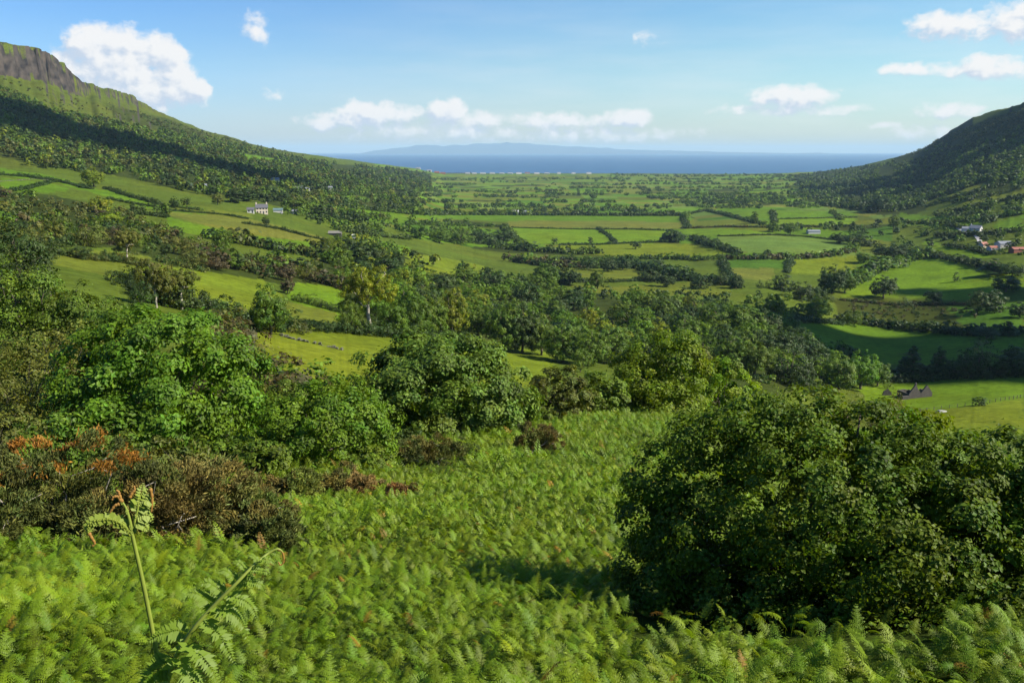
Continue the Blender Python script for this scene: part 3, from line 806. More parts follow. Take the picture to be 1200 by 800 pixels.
ORD = ['', 'second', 'third', 'fourth', 'fifth', 'sixth', 'seventh', 'eighth', 'ninth', 'tenth', 'eleventh', 'twelfth', 'thirteenth', 'fourteenth', 'fifteenth', 'sixteenth', 'seventeenth', 'eighteenth', 'nineteenth', 'twentieth']
TONE_W = {'bright': 'fresh green', 'mid': 'mid green', 'dark': 'dark green', 'yellow': 'yellow-green', 'olive': 'olive', 'brown': 'russet brown', 'syc': 'lush green', 'hazel': 'deep green'}
KIND_W = {'dome': 'dome-crowned tree', 'round': 'round-crowned tree', 'spread': 'wide spreading tree', 'tall': 'tall narrow tree', 'open': 'airy birch', 'conifer': 'pointed conifer', 'bush': 'low shrub'}
MARKS = [('beside the cream farmhouse', 312, 250, 55), ('by the mossy hut roofs', 400, 274, 45), ('above the nearest yellow-green field', 400, 372, 110), ('below the nearest yellow-green field', 300, 450, 90),
 ('in the wood between meadow and valley floor', 620, 380, 110), ('in the wood behind the yellow-green ash', 800, 395, 90), ('by the two-gabled ruin', 1060, 440, 70), ('beside the wide bright pasture', 1080, 330, 90),
 ('near the white village houses', 1155, 280, 55), ('beside the blue-green crop field', 920, 285, 80), ('along the broad yellow meadow', 740, 300, 90), ('behind the long green strip fields', 640, 248, 90),
 ('on the scrubby slope at the left edge', 60, 270, 110), ('below the tan strip field', 270, 290, 80), ('among the small left-hand pastures', 170, 330, 90), ('on the steep hillside under the crag', 120, 160, 150),
 ('on the headland slope above the shore', 420, 215, 90), ('on the foot of the right-hand hill', 1080, 230, 120), ('in the dark hedge row by the shaded field', 950, 360, 60), ('on the far coastal plain', 760, 215, 250)]
def mark_of(u, v):
    return min(MARKS, key=lambda m: math.hypot(u-m[1], (v-m[2])*1.6)/m[3])[0]

TREES = []      # dict(pos, h, kind, tone, px, u, v)
def add_tree(p, h, kind, tone, w=None, keep=False, label=None):
    u, v = proj(p); dist = math.hypot(math.hypot(p[0], p[1]), HC-p[2])
    TREES.append(dict(p=np.array(p), h=h, kind=kind, tone=tone, px=h/dist*F, u=float(u), v=float(v), w=w, keep=keep, label=label))

# trees seen one by one: column, foot row, top row, width (photo pixels), kind, tone
EXPL = """
20 314 260 52 spread dark|52 306 276 34 bush dark|110 219 193 22 round yellow|118 250 228 24 round yellow|130 266 244 26 round yellow|97 304 287 20 bush dark|126 306 292 15 bush dark|150 307 268 28 open olive
195 299 284 13 round dark|157 250 237 8 tall dark|166 250 238 9 round dark|205 244 229 11 round dark|219 241 230 12 round dark|195 254 236 12 tall mid|184 247 236 14 bush dark|206 277 262 20 spread dark
184 362 303 36 open olive|168 362 328 30 bush dark|214 363 313 38 open olive|317 392 326 46 round mid|337 344 322 17 round brown|432 390 311 62 open yellow|462 394 346 36 round mid|488 396 336 40 round mid|410 390 352 34 bush mid
506 397 338 44 round mid|530 396 331 40 round yellow|560 398 345 44 round mid|590 410 346 52 round mid|612 414 350 46 round dark|634 416 362 38 round mid|578 341 308 32 spread dark|618 357 325 36 spread dark|641 336 305 32 round mid
668 334 308 26 round dark|700 338 314 22 round mid|660 424 374 50 round mid|690 428 380 48 round mid|680 436 408 28 bush mid|714 424 376 56 round mid|742 392 350 48 round mid|790 390 360 50 spread dark|800 404 361 42 round mid
822 384 342 60 spread dark|846 392 345 70 spread mid|872 394 352 50 round mid|892 396 358 44 round dark|906 374 342 28 round yellow|858 436 388 50 round mid|884 440 392 46 round mid|926 452 398 60 spread dark|905 424 382 50 round dark|934 410 382 40 bush dark
917 340 317 26 spread dark|938 350 326 32 spread dark|960 354 336 30 bush dark|955 374 346 34 round mid|975 344 305 34 round dark|990 343 310 24 round mid|1035 349 320 30 round dark|1093 355 337 20 round dark|1157 364 332 38 spread dark|1140 361 347 14 bush dark
1178 342 321 28 round dark|1164 322 302 34 conifer dark|1186 324 304 26 spread dark|1195 372 352 22 round dark|982 460 410 40 round mid|1008 456 404 42 round bright|1028 452 420 28 round mid|1068 443 405 38 conifer dark|1099 443 405 30 conifer dark|1146 441 391 54 spread dark
1190 440 402 40 round dark|1122 441 416 26 round dark|1182 393 376 22 conifer dark|1155 397 383 30 bush dark|1040 304 284 32 round dark|1064 302 284 30 round dark|1084 300 287 22 round mid|1012 308 292 20 round mid|1006 287 268 34 spread dark|984 285 271 20 round dark
1030 248 227 26 round dark|1047 268 250 13 round mid|785 284 268 24 tall dark|795 284 270 20 round dark|803 258 246 12 round bright|884 262 247 9 tall mid|905 272 258 14 round mid|926 275 259 15 round mid|745 292 281 14 round dark|650 286 277 9 round dark
692 286 276 7 tall dark|540 286 262 34 spread mid|566 285 264 34 spread dark|590 285 266 28 round dark|515 285 264 28 round mid|492 280 262 22 round mid|365 250 232 26 round mid|376 258 238 24 conifer dark|388 258 240 20 conifer dark|348 247 226 28 round mid
312 264 252 9 round dark|330 236 222 18 round dark|275 237 220 20 tall dark|290 236 219 22 tall dark|255 240 224 14 round olive|262 292 262 26 spread mid|405 300 280 28 spread dark|425 312 282 26 tall dark|440 312 284 26 round dark|384 308 290 20 round bright
400 318 300 26 spread mid|455 322 296 30 round dark|1148 475 463 15 round dark|955 462 440 18 bush mid|958 372 352 26 round mid|968 470 452 26 bush yellow|712 318 300 22 round dark|730 316 299 24 round dark|760 330 312 32 spread dark|690 316 303 20 bush dark
845 334 318 18 bush dark|862 338 320 18 round dark|890 338 328 10 bush dark|900 337 327 9 bush dark|780 336 318 24 round dark|820 338 320 26 spread dark|1060 360 349 16 bush dark|1120 330 318 8 bush dark|1000 382 362 20 bush mid|1040 455 446 12 bush mid
"""
for row in EXPL.strip().split('\n'):
    for e in row.split('|'):
        u, vb, vt, w, kind, tone = e.split(); u, vb, vt, w = map(float, (u, vb, vt, w))
        p = cast([u], [vb])[0]
        if np.isnan(p[0]): continue
        d = math.hypot(p[0], p[1]); _, s = pix_dir(u, vt); h = HC+float(s)*d-p[2]
        wm = w/F*math.hypot(d, HC-p[2])
        add_tree(p, h, kind, tone, wm, True)

WOODS = [ # outline, how many, height range, tones, kinds
 ([(0,150),(110,172),(230,205),(330,220),(470,228),(500,240),(470,256),(400,264),(340,240),(300,238),(230,228),(130,205),(60,200),(0,188)], 620, (8,14), 'mid mid dark dark yellow olive', 'round spread round tall'),
 ([(0,106),(60,130),(150,150),(250,165),(360,188),(505,202),(505,222),(420,228),(330,220),(230,205),(100,168),(0,152)], 3300, (8,15), 'mid dark dark mid olive', 'round spread tall'),
 ([(0,92),(100,112),(200,142),(330,182),(300,180),(200,165),(100,150),(60,132),(0,104)], 150, (2,5), 'dark olive brown', 'bush round'),
 ([(150,130),(230,152),(360,184),(300,178),(200,158)], 420, (3,8), 'dark olive olive mid', 'bush round'),
 ([(0,224),(60,228),(130,244),(180,264),(262,298),(330,306),(420,332),(400,342),(300,326),(200,306),(130,290),(50,292),(0,284)], 230, (3.5,7), 'olive dark mid brown olive', 'bush round bush'),
 ([(380,284),(480,300),(620,335),(700,345),(760,352),(940,384),(960,440),(900,460),(830,430),(700,415),(640,408),(560,392),(470,390),(440,380),(420,350),(380,312)], 330, (7,12), 'mid bright dark yellow mid bright dark', 'round spread round dome'),
 ([(400,325),(480,318),(620,338),(700,350),(760,356),(940,386),(960,440),(900,460),(830,430),(700,420),(640,412),(560,396),(440,392)], 420, (3,5.5), 'mid dark mid olive', 'bush'),
 ([(560,318),(640,330),(700,345),(780,346),(860,352),(860,366),(760,356),(640,345),(580,335)], 40, (6,9), 'dark mid', 'bush round'),
 ([(480,258),(560,262),(606,272),(606,285),(540,280),(480,270)], 34, (8,12), 'dark mid mid', 'round spread'),
 ([(340,236),(420,250),(480,262),(480,272),(440,276),(400,272),(330,250)], 90, (6,11), 'dark mid mid', 'round spread tall'),
 ([(400,276),(480,296),(470,320),(420,318),(385,296)], 50, (7,11), 'dark mid yellow', 'round spread'),
 ([(930,206),(1040,192),(1110,168),(1200,150),(1200,210),(1150,218),(1085,240),(1040,252),(960,240),(940,232)], 2900, (8,14), 'dark mid dark mid dark', 'round spread tall'),
 ([(1090,230),(1200,212),(1200,222),(1100,245)], 60, (7,11), 'dark mid', 'round spread'),
 ([(1100,252),(1200,230),(1200,250),(1165,262),(1110,266)], 70, (7,11), 'dark mid', 'round spread'),
 ([(1045,188),(1112,158),(1200,128),(1200,150),(1110,168)], 900, (3,7), 'dark dark olive', 'bush'),
 ([(1110,280),(1200,268),(1200,300),(1150,298)], 26, (6,10), 'dark mid', 'round spread'),
 ([(1000,262),(1090,258),(1120,276),(1080,298),(1010,300),(990,290)], 46, (7,12), 'dark mid dark', 'round spread'),
 ([(990,352),(1050,356),(1150,362),(1150,374),(1000,372)], 110, (1.2,2.6), 'dark brown', 'bush'),
 ([(820,236),(900,238),(1000,246),(1060,250),(1060,242),(960,234),(820,228)], 150, (8,12), 'dark dark mid', 'round spread tall'),
 ([(885,262),(1000,264),(1000,272),(940,274),(905,270)], 22, (6,10), 'dark mid', 'round spread'),
 ([(850,345),(940,352),(960,376),(900,372),(860,360)], 24, (4,8), 'dark mid', 'bush round'),
 ([(955,395),(1000,410),(1040,420),(1040,446),(990,460),(950,452)], 16, (6,10), 'mid dark bright', 'round spread'),
]
ROWS = [(470, 960, 205.5, 2, 546), (480, 960, 208, 2, 441), (480, 960, 210.5, 1.5, 399), (470, 950, 213, 1.2, 315), (500, 940, 216.5, 1.0, 230), (480, 960, 220.5, 1.2, 251), (470, 820, 225, 1.2, 178), (640, 960, 228, 1.4, 199), (470, 700, 231, 1.4, 115), (760, 1000, 232, 2.2, 251), (480, 720, 237, 1.8, 136), (760, 1060, 238, 2.2, 273), (470, 960, 243, 2.6, 315), (560, 760, 248, 1.5, 94), (500, 980, 222.5, 6, 230)]
CLEAR = [[(184,179),(223,185),(222,194),(188,190)],[(284,179),(323,185),(318,193),(284,188)],[(376,224),(431,230),(431,238),(376,231)],[(398,240),(476,249),(476,259),(398,249)],[(1050,186),(1090,178),(1088,184),(1052,192)],[(1083,237),(1160,212),(1160,219),(1088,246)],[(1098,246),(1200,221),(1200,229),(1106,253)]]
def in_px(pts, poly): return inside(pts[:, 0], pts[:, 1], np.array(poly, float))
Rw = np.random.default_rng(21)
for poly, n, hr, tones, kinds in WOODS:
    poly = np.array(poly, float); lo, hi = poly.min(0), poly.max(0); pts = []
    while len(pts) < n:
        q = Rw.uniform(lo, hi, (n*2, 2)); pts += list(q[in_px(q, poly)])
    pts = np.array(pts[:n]); G = cast(pts[:, 0], pts[:, 1]); tones, kinds = tones.split(), kinds.split()
    cl = fbm(pts[:, 0]/40, pts[:, 1]/18, 3, 3)
    for (u, v), p, c in zip(pts, G, cl):
        if np.isnan(p[0]) or (n > 200 and hr[1] < 6 and c < -.05) or (n > 2000 and c < -.42) or any(in_px(np.array([[u, v]]), q)[0] for q in CLEAR): continue
        add_tree(p, Rw.uniform(*hr), kinds[Rw.integers(len(kinds))], tones[Rw.integers(len(tones))])
for u0, u1, v, dv, n in ROWS:
    us = Rw.uniform(u0, u1, n); vv = v+Rw.normal(size=n)*dv*.4+fbm(us/60, us*0+v, 2, 4)*1.5
    keepm = fbm(us/25, us*0+v*3, 2, 9) > -.22
    G = cast(us, vv)
    for p, k, uu in zip(G, keepm, us):
        if k and not (v < 208.2 and 500 < uu < 712) and not np.isnan(p[0]): add_tree(p, Rw.uniform(5, 12), ['spread', 'bush', 'spread'][Rw.integers(3)], ['dark', 'mid', 'dark', 'mid'][Rw.integers(4)])

# thin out trees that stand on top of one another in view, nearest kept
TREES.sort(key=lambda t: (not t['keep'], -t['px']))
kept = []; cell = {}
for t in TREES:
    w = t['px']*KINDW[t['kind']]
    ok = True
    if not t['keep']:
        s = max(w*.42, .8)
        for o in kept[:0] if t['px'] < 9 else kept:
            if abs(o['u']-t['u']) < s and abs(o['v']-t['v']) < t['px']*.22: ok = False; break
    if ok: kept.append(t)
TREES = kept
print('trees', len(TREES), 'explicit', sum(t['keep'] for t in TREES))

single = [t for t in TREES if t['keep']]
rest = sorted([t for t in TREES if not t['keep']], key=lambda t: -t['px'])
NSINGLE = 290
single += rest[:NSINGLE-len(single)]; rest = rest[NSINGLE-sum(t['keep'] for t in TREES):]
# labels: look, then the landmark, then the place in the row of its likes
from collections import defaultdict
gr = defaultdict(list)
for t in single: gr[(t['kind'], t['tone'], mark_of(t['u'], t['v']-t['px']*.4))].append(t)
for (kind, tone, mk), L in gr.items():
    base = f"{TONE_W[tone]} {KIND_W[kind]}"
    if len(L) == 1: L[0]['label'] = f"{base} {mk}"; continue
    L.sort(key=lambda t: t['u']); n = len(L)
    for i, t in enumerate(L):
        if i == 0: pre = 'leftmost'
        elif i == n-1: pre = 'rightmost'
        elif i < 20: pre = ORD[i]+' from left'
        else: pre = ORD[n-1-i]+' from right'
        t['label'] = f"{pre} {base} {mk}" if pre.endswith('most') else f"{base} {mk}, {pre}"
def place_tree(t, k):
    px = t['px']; lod = 3 if px > 75 else 2 if px > 34 else 1 if px > 11 else 0
    var = k % (4 if lod < 2 else 3)
    cm, tm = proto_mesh(t['kind'], lod, var, t['tone'])
    h = t['h']; w = t['w'] or h*KINDW[t['kind']]*random.uniform(1.0, 1.3)
    s = (w/(10*KINDW[t['kind']]), w/(10*KINDW[t['kind']]), h/10)
    nm = NAME[t['kind']]; cat = 'shrub' if t['kind'] == 'bush' else 'tree'
    g = 'shrubs about the glen' if cat == 'shrub' else 'trees about the glen'
    rz = random.random()*6.28
    o = thing(nm, t['label'], cat, t['p'], rz, g)
    obj('crown', cm, o); obj('trunk', tm, o)
    o.scale = s
for k, t in enumerate(single): place_tree(t, k)

TONE_C = {'bright': (1.2, 1.29, 1.0), 'mid': (1, 1, 1), 'dark': (.46, .48, 1.1), 'yellow': (1.65, 1.25, .9), 'olive': (.98, .67, 1.7), 'brown': (.82, .43, 2.1), 'syc': (1.2, 1.39, 1.2)}
def mini(kind, n, L, seed):
    rng = np.random.default_rng(seed)
    V, Fc, T, C = crown_cloud(rng, round_lobes(rng, 1., KINDW[kind], kind), 26, n, L, .75, .42, 0, .12, jit=.18, tc=.10, tv=.14)
    return V, Fc, T
MINI = {(k, q): [mini(k, *( (190, .17) if q else (90, .30) ), 50+i) for i in range(4)] for k in ('round', 'spread', 'tall', 'bush', 'dome') for q in (0, 1)}
items = []
rg = np.random.default_rng(5)
for t in rest:
    kd = t['kind'] if t['kind'] in ('round', 'spread', 'tall', 'bush', 'dome') else 'round'
    it = MINI[(kd, int(t['px'] > 8))][rg.integers(4)]
    v = rg.uniform(.85, 1.18)*(1+.3*float(fbm(np.array([t['u']/28]), np.array([t['v']/9]), 2, 33)[0]))
    items.append(placed(it, rg, t['p']-np.array([0, 0, t['h']*.08]), t['h'], t['h'], tuple(c*v for c in TONE_C[t['tone']])))
for k in range(2600):    # the woods go on past both edges of the photo
    sd = -1 if k % 2 else 1; a = rad(sd*Rw.uniform(33.5, 50)); d = math.exp(Rw.uniform(math.log(75), math.log(1900))); x, y = d*math.sin(a), d*math.cos(a)
    if d < 420 and abs(a) < rad(38) and sd > 0 or d < 140 and abs(a) < rad(36): continue
    if fbm(np.array([x/60]), np.array([y/60]), 2, 91)[0] < (-.05 if d > 160 else -.3): continue
    h = Rw.uniform(6, 13) if d > 140 else Rw.uniform(3, 7); kd = ['round', 'spread', 'bush'][Rw.integers(3)]; v = rg.uniform(.8, 1.2)
    items.append(placed(MINI[(kd, 1)][rg.integers(4)], rg, (x, y, float(ground(x, y))-h*.06), h, h, tuple(c*v for c in TONE_C[['mid', 'dark', 'dark', 'olive'][Rw.integers(4)]])))
V, Fc, T = merge(items)
o = obj('woodland', mesh_np('woodland', V, Fc, T, [LEAF['mid']])); tag(o, 'far woods and hedgerow trees covering the valley sides and plain', kind='stuff')

# ------------------------------------------------------------------ hedges and field walls
HEDGES = [
 ([(592,266),(600,276),(612,287)],4.0,'short hedge at the left end of the bright flat field','dark mid'),
 ([(700,268),(714,277),(722,286)],3.0,'short cross hedge dividing the bright flat field','dark'),
 ([(905,249),(908,262)],4.0,'short cross hedge between far bright strips','dark'),
 ([(975,248),(986,258)],4.5,'short hedge at the right end of the far bright strips','dark mid'),
 ([(800,255),(806,268)],5.0,'bushy cross hedge at the right end of the strip fields','dark'),
 ([(640,313),(652,322),(662,333)],3.5,'short hedge at the left end of the small olive meadow','dark mid'),
 ([(846,305),(850,318),(858,329),(866,338)],3.5,'hedge down the left side of the russet meadow','dark'),
 ([(926,304),(922,320)],3.0,'short hedge between russet and yellow-green meadows','dark'),
 ([(470,233),(430,229),(376,228)],4.0,'hedge above the small headland fields','dark mid'),
 ([(398,243),(440,247),(478,251)],5.0,'bushy hedge between the small headland fields','dark mid'),
 ([(900,296),(895,304)],3.5,'short hedge below the middle of the blue-green crop','dark'),
 ([(480,263),(540,265),(596,266)],4.0,'hedge behind the big clump of trees on the flat','dark mid'),
 ([(1060,262),(1100,262),(1130,268)],4.5,'hedge left of the driveway above the white houses','dark mid'), # line in the photo, height, label, tones
 ([(0,205),(35,208),(65,212),(100,221),(110,222)],2.2,'thin dark hedge along top of the upper left strip pasture','dark'),
 ([(0,226),(30,222),(60,214),(72,213)],2.0,'short hedge slanting across the upper left strip pasture','dark'),
 ([(122,221),(150,230),(190,241),(236,247)],2.2,'dark hedge above the long pale strip pasture','dark'),
 ([(126,233),(150,238),(182,243)],1.8,'short dark hedge below the upper left strip pasture','dark'),
 ([(146,250),(180,253),(198,256)],2.4,'short hedge joining the scrub to the tan field','dark'),
 ([(196,247),(240,250),(262,252),(292,257)],1.4,'thin ragged hedge along the top of the tan field','dark'),
 ([(238,278),(275,285),(320,293),(372,301)],6.0,'thick dark hedge below the tan strip field','mid dark olive'),
 ([(285,262),(330,269),(362,278),(388,283)],1.6,'thin hedge under the cream farmhouse garden','dark'),
 ([(240,308),(275,314),(312,323)],4.5,'brown-tinged hedge above the bright sloping pasture','brown olive dark'),
 ([(300,313),(345,320),(390,336),(412,342)],5.5,'tall dark hedge behind the small bright paddock','dark mid brown'),
 ([(60,297),(100,304),(140,307),(174,314)],2.2,'broken hedge across the small left pastures','dark olive'),
 ([(186,306),(215,313),(242,320)],2.2,'ragged hedge right of the twin pale-trunked birches','dark olive'),
 ([(150,330),(175,352),(205,360),(250,368),(262,372)],3.0,'dark hedge at the feet of the twin birches','dark'),
 ([(255,378),(285,383),(320,388),(352,389)],3.2,'low olive hedge under the lone round tree','olive dark'),
 ([(352,386),(400,390),(480,396),(556,401)],3.0,'shady hedge under the tree row over the yellow-green field','dark'),
 ([(345,352),(370,358),(397,366)],2.2,'bushy hedge below the small bright paddock','mid dark'),
 ([(396,270),(430,276),(480,281)],4.0,'hedge beside the mossy hut roofs','dark mid'),
 ([(480,272),(520,280),(560,286),(605,288)],3.5,'hedge under the big clump of trees on the flat','dark'),
 ([(580,291),(625,295),(680,298),(702,297)],6.5,'tall dark hedge at the left end of the broad yellow meadow','dark mid'),
 ([(640,303),(690,306),(720,306),(770,303),(822,305),(852,302)],4.5,'long dark hedge below the broad yellow meadow','dark mid'),
 ([(596,306),(650,313),(700,314),(740,314)],6.5,'tall mixed hedge above the small olive meadow','dark mid brown'),
 ([(735,311),(770,320),(800,327),(862,334)],6.5,'tall hedge slanting past the russet meadow','dark'),
 ([(648,331),(700,331),(760,329),(800,329)],2.5,'low hedge below the small olive meadow','dark'),
 ([(600,267),(680,269),(740,269),(792,271)],2.2,'thin hedge between tan strip and bright flat field','dark'),
 ([(655,287),(700,287),(740,285),(786,284)],2.6,'gappy hedge below the bright flat field','dark'),
 ([(480,251),(560,252),(640,252.5)],7.5,'left tree-high hedge behind the long strip fields','dark mid'),
 ([(640,252.5),(720,253),(802,253)],7.5,'right tree-high hedge behind the long strip fields','dark'),
 ([(798,253),(828,247),(850,252),(872,258),(888,262)],4.5,'dark hedge slanting down to the russet strip','dark'),
 ([(798,268),(850,266),(900,267),(918,269)],2.5,'low brown hedge above the narrow bright strip','brown dark'),
 ([(812,280),(830,287),(850,293),(866,299)],6.5,'dark diagonal hedge left of the blue-green crop','dark'),
 ([(842,277),(900,275.5),(940,277),(1002,284)],1.8,'thin dark hedge along the top of the blue-green crop','dark'),
 ([(850,304),(880,304),(930,303),(965,301),(1002,294)],5.0,'mixed hedge along the bottom of the blue-green crop','dark mid brown'),
 ([(905,257),(960,256),(1004,255)],1.8,'thin straight hedge between two far bright strips','dark'),
 ([(912,265),(960,266),(1000,265)],3.5,'bushy hedge behind the grey roofed barn','dark'),
 ([(996,334),(1020,321),(1050,309),(1082,303)],8.0,'tall bushy hedge on the left of the wide bright pasture','dark mid'),
 ([(1085,300),(1112,304),(1150,313),(1182,320)],5.0,'dark hedge above the wide bright pasture','dark'),
 ([(985,352),(1050,358),(1110,357),(1152,358)],2.2,'low dark hedge below the wide bright pasture','dark brown'),
 ([(985,376),(1060,386),(1110,391),(1152,394)],5.0,'thick dark hedge above the shaded field','dark'),
 ([(1150,393),(1175,392),(1204,390)],4.5,'dark hedge continuing above the shaded field to the edge','dark'),
 ([(925,376),(960,378),(990,381)],3.0,'low dark hedge at the shaded field corner','dark'),
 ([(1040,447),(1080,447),(1120,443),(1204,439)],3.2,'dark hedge under the tall trees past the ruin','dark'),
 ([(1083,243),(1130,229),(1168,217)],5.5,'upper hedge climbing the right-hand hillside','dark'),
 ([(1098,254),(1150,241),(1204,230)],5.5,'middle hedge climbing the right-hand hillside','dark'),
 ([(1090,262),(1150,258),(1204,250)],5.0,'lowest hedge climbing the right-hand hillside','dark mid'),
 ([(1100,277),(1140,276),(1165,274),(1204,271)],4.5,'hedge above the white village houses','dark'),
 ([(1110,288),(1140,293),(1160,299)],3.5,'hedge in front of the white village houses','dark'),
 ([(240,445),(262,424),(266,400)],3.5,'bramble hedge down the left side of the yellow-green field','olive brown dark'),
 ([(256,438),(285,462),(315,478),(350,472)],3.0,'bramble hedge under the yellow-green field','olive brown mid'),
]
BUSH = bush_pack(np.random.default_rng(8), 8, 1., 1.7, 120, .26)
BUSHN = bush_pack(np.random.default_rng(10), 8, 1., 1.7, 900, .085)
BUSHF = bush_pack(np.random.default_rng(9), 8, 1., 1.7, 56, .36)
rh = np.random.default_rng(31)
for line, hh, label, tones in HEDGES:
    pts = densify(line, 8)[:-8+1] if False else [(line[i][0]+(line[i+1][0]-line[i][0])*t/8, line[i][1]+(line[i+1][1]-line[i][1])*t/8) for i in range(len(line)-1) for t in range(8)]+[line[-1]]
    q = cast([p[0] for p in pts], [p[1] for p in pts]); q = q[~np.isnan(q[:, 0])]
    seg = np.linalg.norm(np.diff(q[:, :2], axis=0), axis=1); cum = np.concatenate([[0], np.cumsum(seg)])
    dist = np.hypot(q[:, 0], q[:, 1]).mean(); hh *= 1.2; step = hh*.40
    n = max(4, min(int(cum[-1]/step), 260)); its = []; tones = tones.split()
    for k in range(n):
        s = (k+rh.random())/n*cum[-1]; p = np.array([np.interp(s, cum, q[:, c]) for c in range(3)])
        p[:2] += rh.normal(size=2)*hh*.16; p[2] = float(ground(p[0], p[1]))
        big = rh.random(); sz = hh*(.65+.4*big) if big < .85 else hh*rh.uniform(1.15, 1.5)
        tn = TONE_C[tones[rh.integers(len(tones))]]; v = rh.uniform(.82, 1.2)
        its.append(placed((BUSHN if dist < 270 else BUSH if dist < 900 else BUSHF)[rh.integers(8)], rh, p-np.array([0, 0, .1*sz]), sz*rh.uniform(.95, 1.3), sz, tuple(c*v for c in tn)))
    V, Fc, T = merge(its); org = V.mean(0); org[2] = float(ground(org[0], org[1]))
    o = obj('hedge', mesh_np('hedge', V-org, Fc, T, [LEAF['mid']]), None, org); tag(o, label, 'hedge', 'hedges between the fields')

STONE = plain_mat('field_stone', (.10, .10, .065), .95, .45, 1.5, bump=.5)
def stone_wall(line, label, h=.9):
    pts = [(line[i][0]+(line[i+1][0]-line[i][0])*t/6, line[i][1]+(line[i+1][1]-line[i][1])*t/6) for i in range(len(line)-1) for t in range(6)]
    q = cast([p[0] for p in pts], [p[1] for p in pts]); m = MB(); r = np.random.default_rng(4)
    org = q[len(q)//2]
    seg = np.linalg.norm(np.diff(q[:, :2], axis=0), axis=1); cum = np.concatenate([[0], np.cumsum(seg)])
    s = 0
    while s < cum[-1]:
        p = np.array([np.interp(s, cum, q[:, c]) for c in range(3)])-org
        for lv in range(2):
            if r.random() < .28: continue
            a, b, c = r.uniform(.16, .4, 3); z = p[2]+lv*.28-.12
            P = np.array([[x*a, y*b, zz*c] for zz in (0, 1) for y in (-1, 1) for x in (-1, 1)])*.9+r.normal(size=(8, 3))*.06
            P += [p[0]+r.normal()*.15, p[1]+r.normal()*.15, z]
            k = len(m.v); m.v += [tuple(x) for x in P]
            for f in ((0,2,3,1), (4,5,7,6), (0,1,5,4), (2,6,7,3), (0,4,6,2), (1,3,7,5)): m.f.append(tuple(k+i for i in f)); m.m.append(0)
        s += r.uniform(.35, .8)
    o = m.build('stone_wall', STONE, None, False, tuple(org)); tag(o, label, 'wall')
stone_wall([(330,394),(350,399),(380,405),(408,412)], 'tumbled low stone wall crossing the nearest yellow-green field')
stone_wall([(0,213),(40,210),(66,212)], 'low stone wall along the upper left pasture')
# ------------------------------------------------------------------ the near slope: big trees, gorse, bracken
def foot(u, vmid, d):
    az, _ = pix_dir(u, vmid); az = float(az); x, y = d*math.sin(az), d*math.cos(az)
    return np.array([x, y, float(ground(x, y))])
def near_tree(name, label, cat, tone, u, vtop, wpx, d, kind='round', nleaf=20000, L=.2, nclump=220, seed=0, multi=1, low=-.75, vbot=None, crad=.32, fold=.08, group=None, bark=None, aspect=.62, split=None):
    p = foot(u, vtop+100, d); _, s = pix_dir(u, vtop); h = max(1.1, (HC+float(s)*d-p[2])*.97); w = wpx/F*math.hypot(d, HC-p[2])*1.0
    rng = np.random.default_rng(seed)
    lobes = [(a, b, c*.93-.03*h, q, r, z) for a, b, c, q, r, z in round_lobes(rng, h, w, kind)]
    V, _, _, _ = crown_cloud(np.random.default_rng(seed+500), lobes, nclump, 3000, L*.5, aspect, crad, 0, .2, low=low)
    zt = np.percentile(V[:, 2], 99.8); xa, xb = np.percentile(V[:, 0], [.5, 99.5]); kx, kz = w/(xb-xa), h/zt
    lobes = [(a*kx, b*kx, c*kz, q*kx, r*kx, z*kz) for a, b, c, q, r, z in lobes]
    V, Fc, T, C = crown_cloud(rng, lobes, nclump, nleaf, L, aspect, crad, fold, .2, jit=.32, low=low, tc=.13, stray=.05)
    V[:, 2] = np.maximum(V[:, 2], .05)
    o = thing(name, label, cat, tuple(p), 0, group)
    obj('crown', mesh_np('crown', V, Fc, T, [LEAF[tone]]), o)
    sp = split or {'dome': .2, 'open': .4, 'round': .25, 'tall': .4, 'conifer': .8, 'spread': .2, 'bush': .12}[kind]
    obj('trunk', trunk_mesh('trunk', rng, h, w, C, r0=h*.015, multi=multi, nl=14, split=sp, mat=bark or BARK), o)
    return o
NT = near_tree
NT('sycamore_tree', 'lush green sycamore with big sunlit leaves behind the brown gorse', 'tree', 'syc', 184, 352, 215, 43, 'dome', 46000, .22, 260, 1, low=-.9)
NT('ash_tree', 'deep green ash between the big sycamore and the oak, overhanging gorse', 'tree', 'bright', 385, 438, 150, 38, 'dome', 26000, .16, 240, 2, low=-.9)
NT('oak_tree', 'broad dark-shaded oak behind the meadow, lit on its right side', 'tree', 'oak', 515, 388, 205, 53, 'dome', 56000, .24, 340, 3, low=-.9)
NT('hawthorn_tree', 'small dome-shaped olive hawthorn just right of the broad oak', 'tree', 'olive', 655, 428, 82, 63, 'dome', 14000, .2, 160, 4, low=-.9)
NT('hawthorn_tree', 'dark leafy hawthorn between the olive dome and the yellow-green ash', 'tree', 'mid', 703, 436, 70, 67, 'round', 10000, .24, 150, 5, low=-.9)
NT('ash_tree', 'tall yellow-green ash standing at the far edge of the bracken meadow', 'tree', 'lime', 772, 375, 112, 77, 'tall', 28000, .28, 220, 6, low=-.9)
NT('ash_tree', 'shorter yellow-green ash right of the tall one, above the hazel', 'tree', 'lime', 842, 418, 88, 86, 'dome', 20000, .3, 170, 7, low=-.9)
NT('ash_tree', 'pale olive ash half hidden behind the two yellow-green ashes', 'tree', 'olive', 812, 412, 70, 92, 'tall', 9000, .3, 150, 8, low=-.9)
NT('willow_tree', 'green willow at the left edge, tallest of the left thicket', 'tree', 'mid', 28, 296, 120, 74, 'dome', 17000, .22, 230, 9, low=-.9)
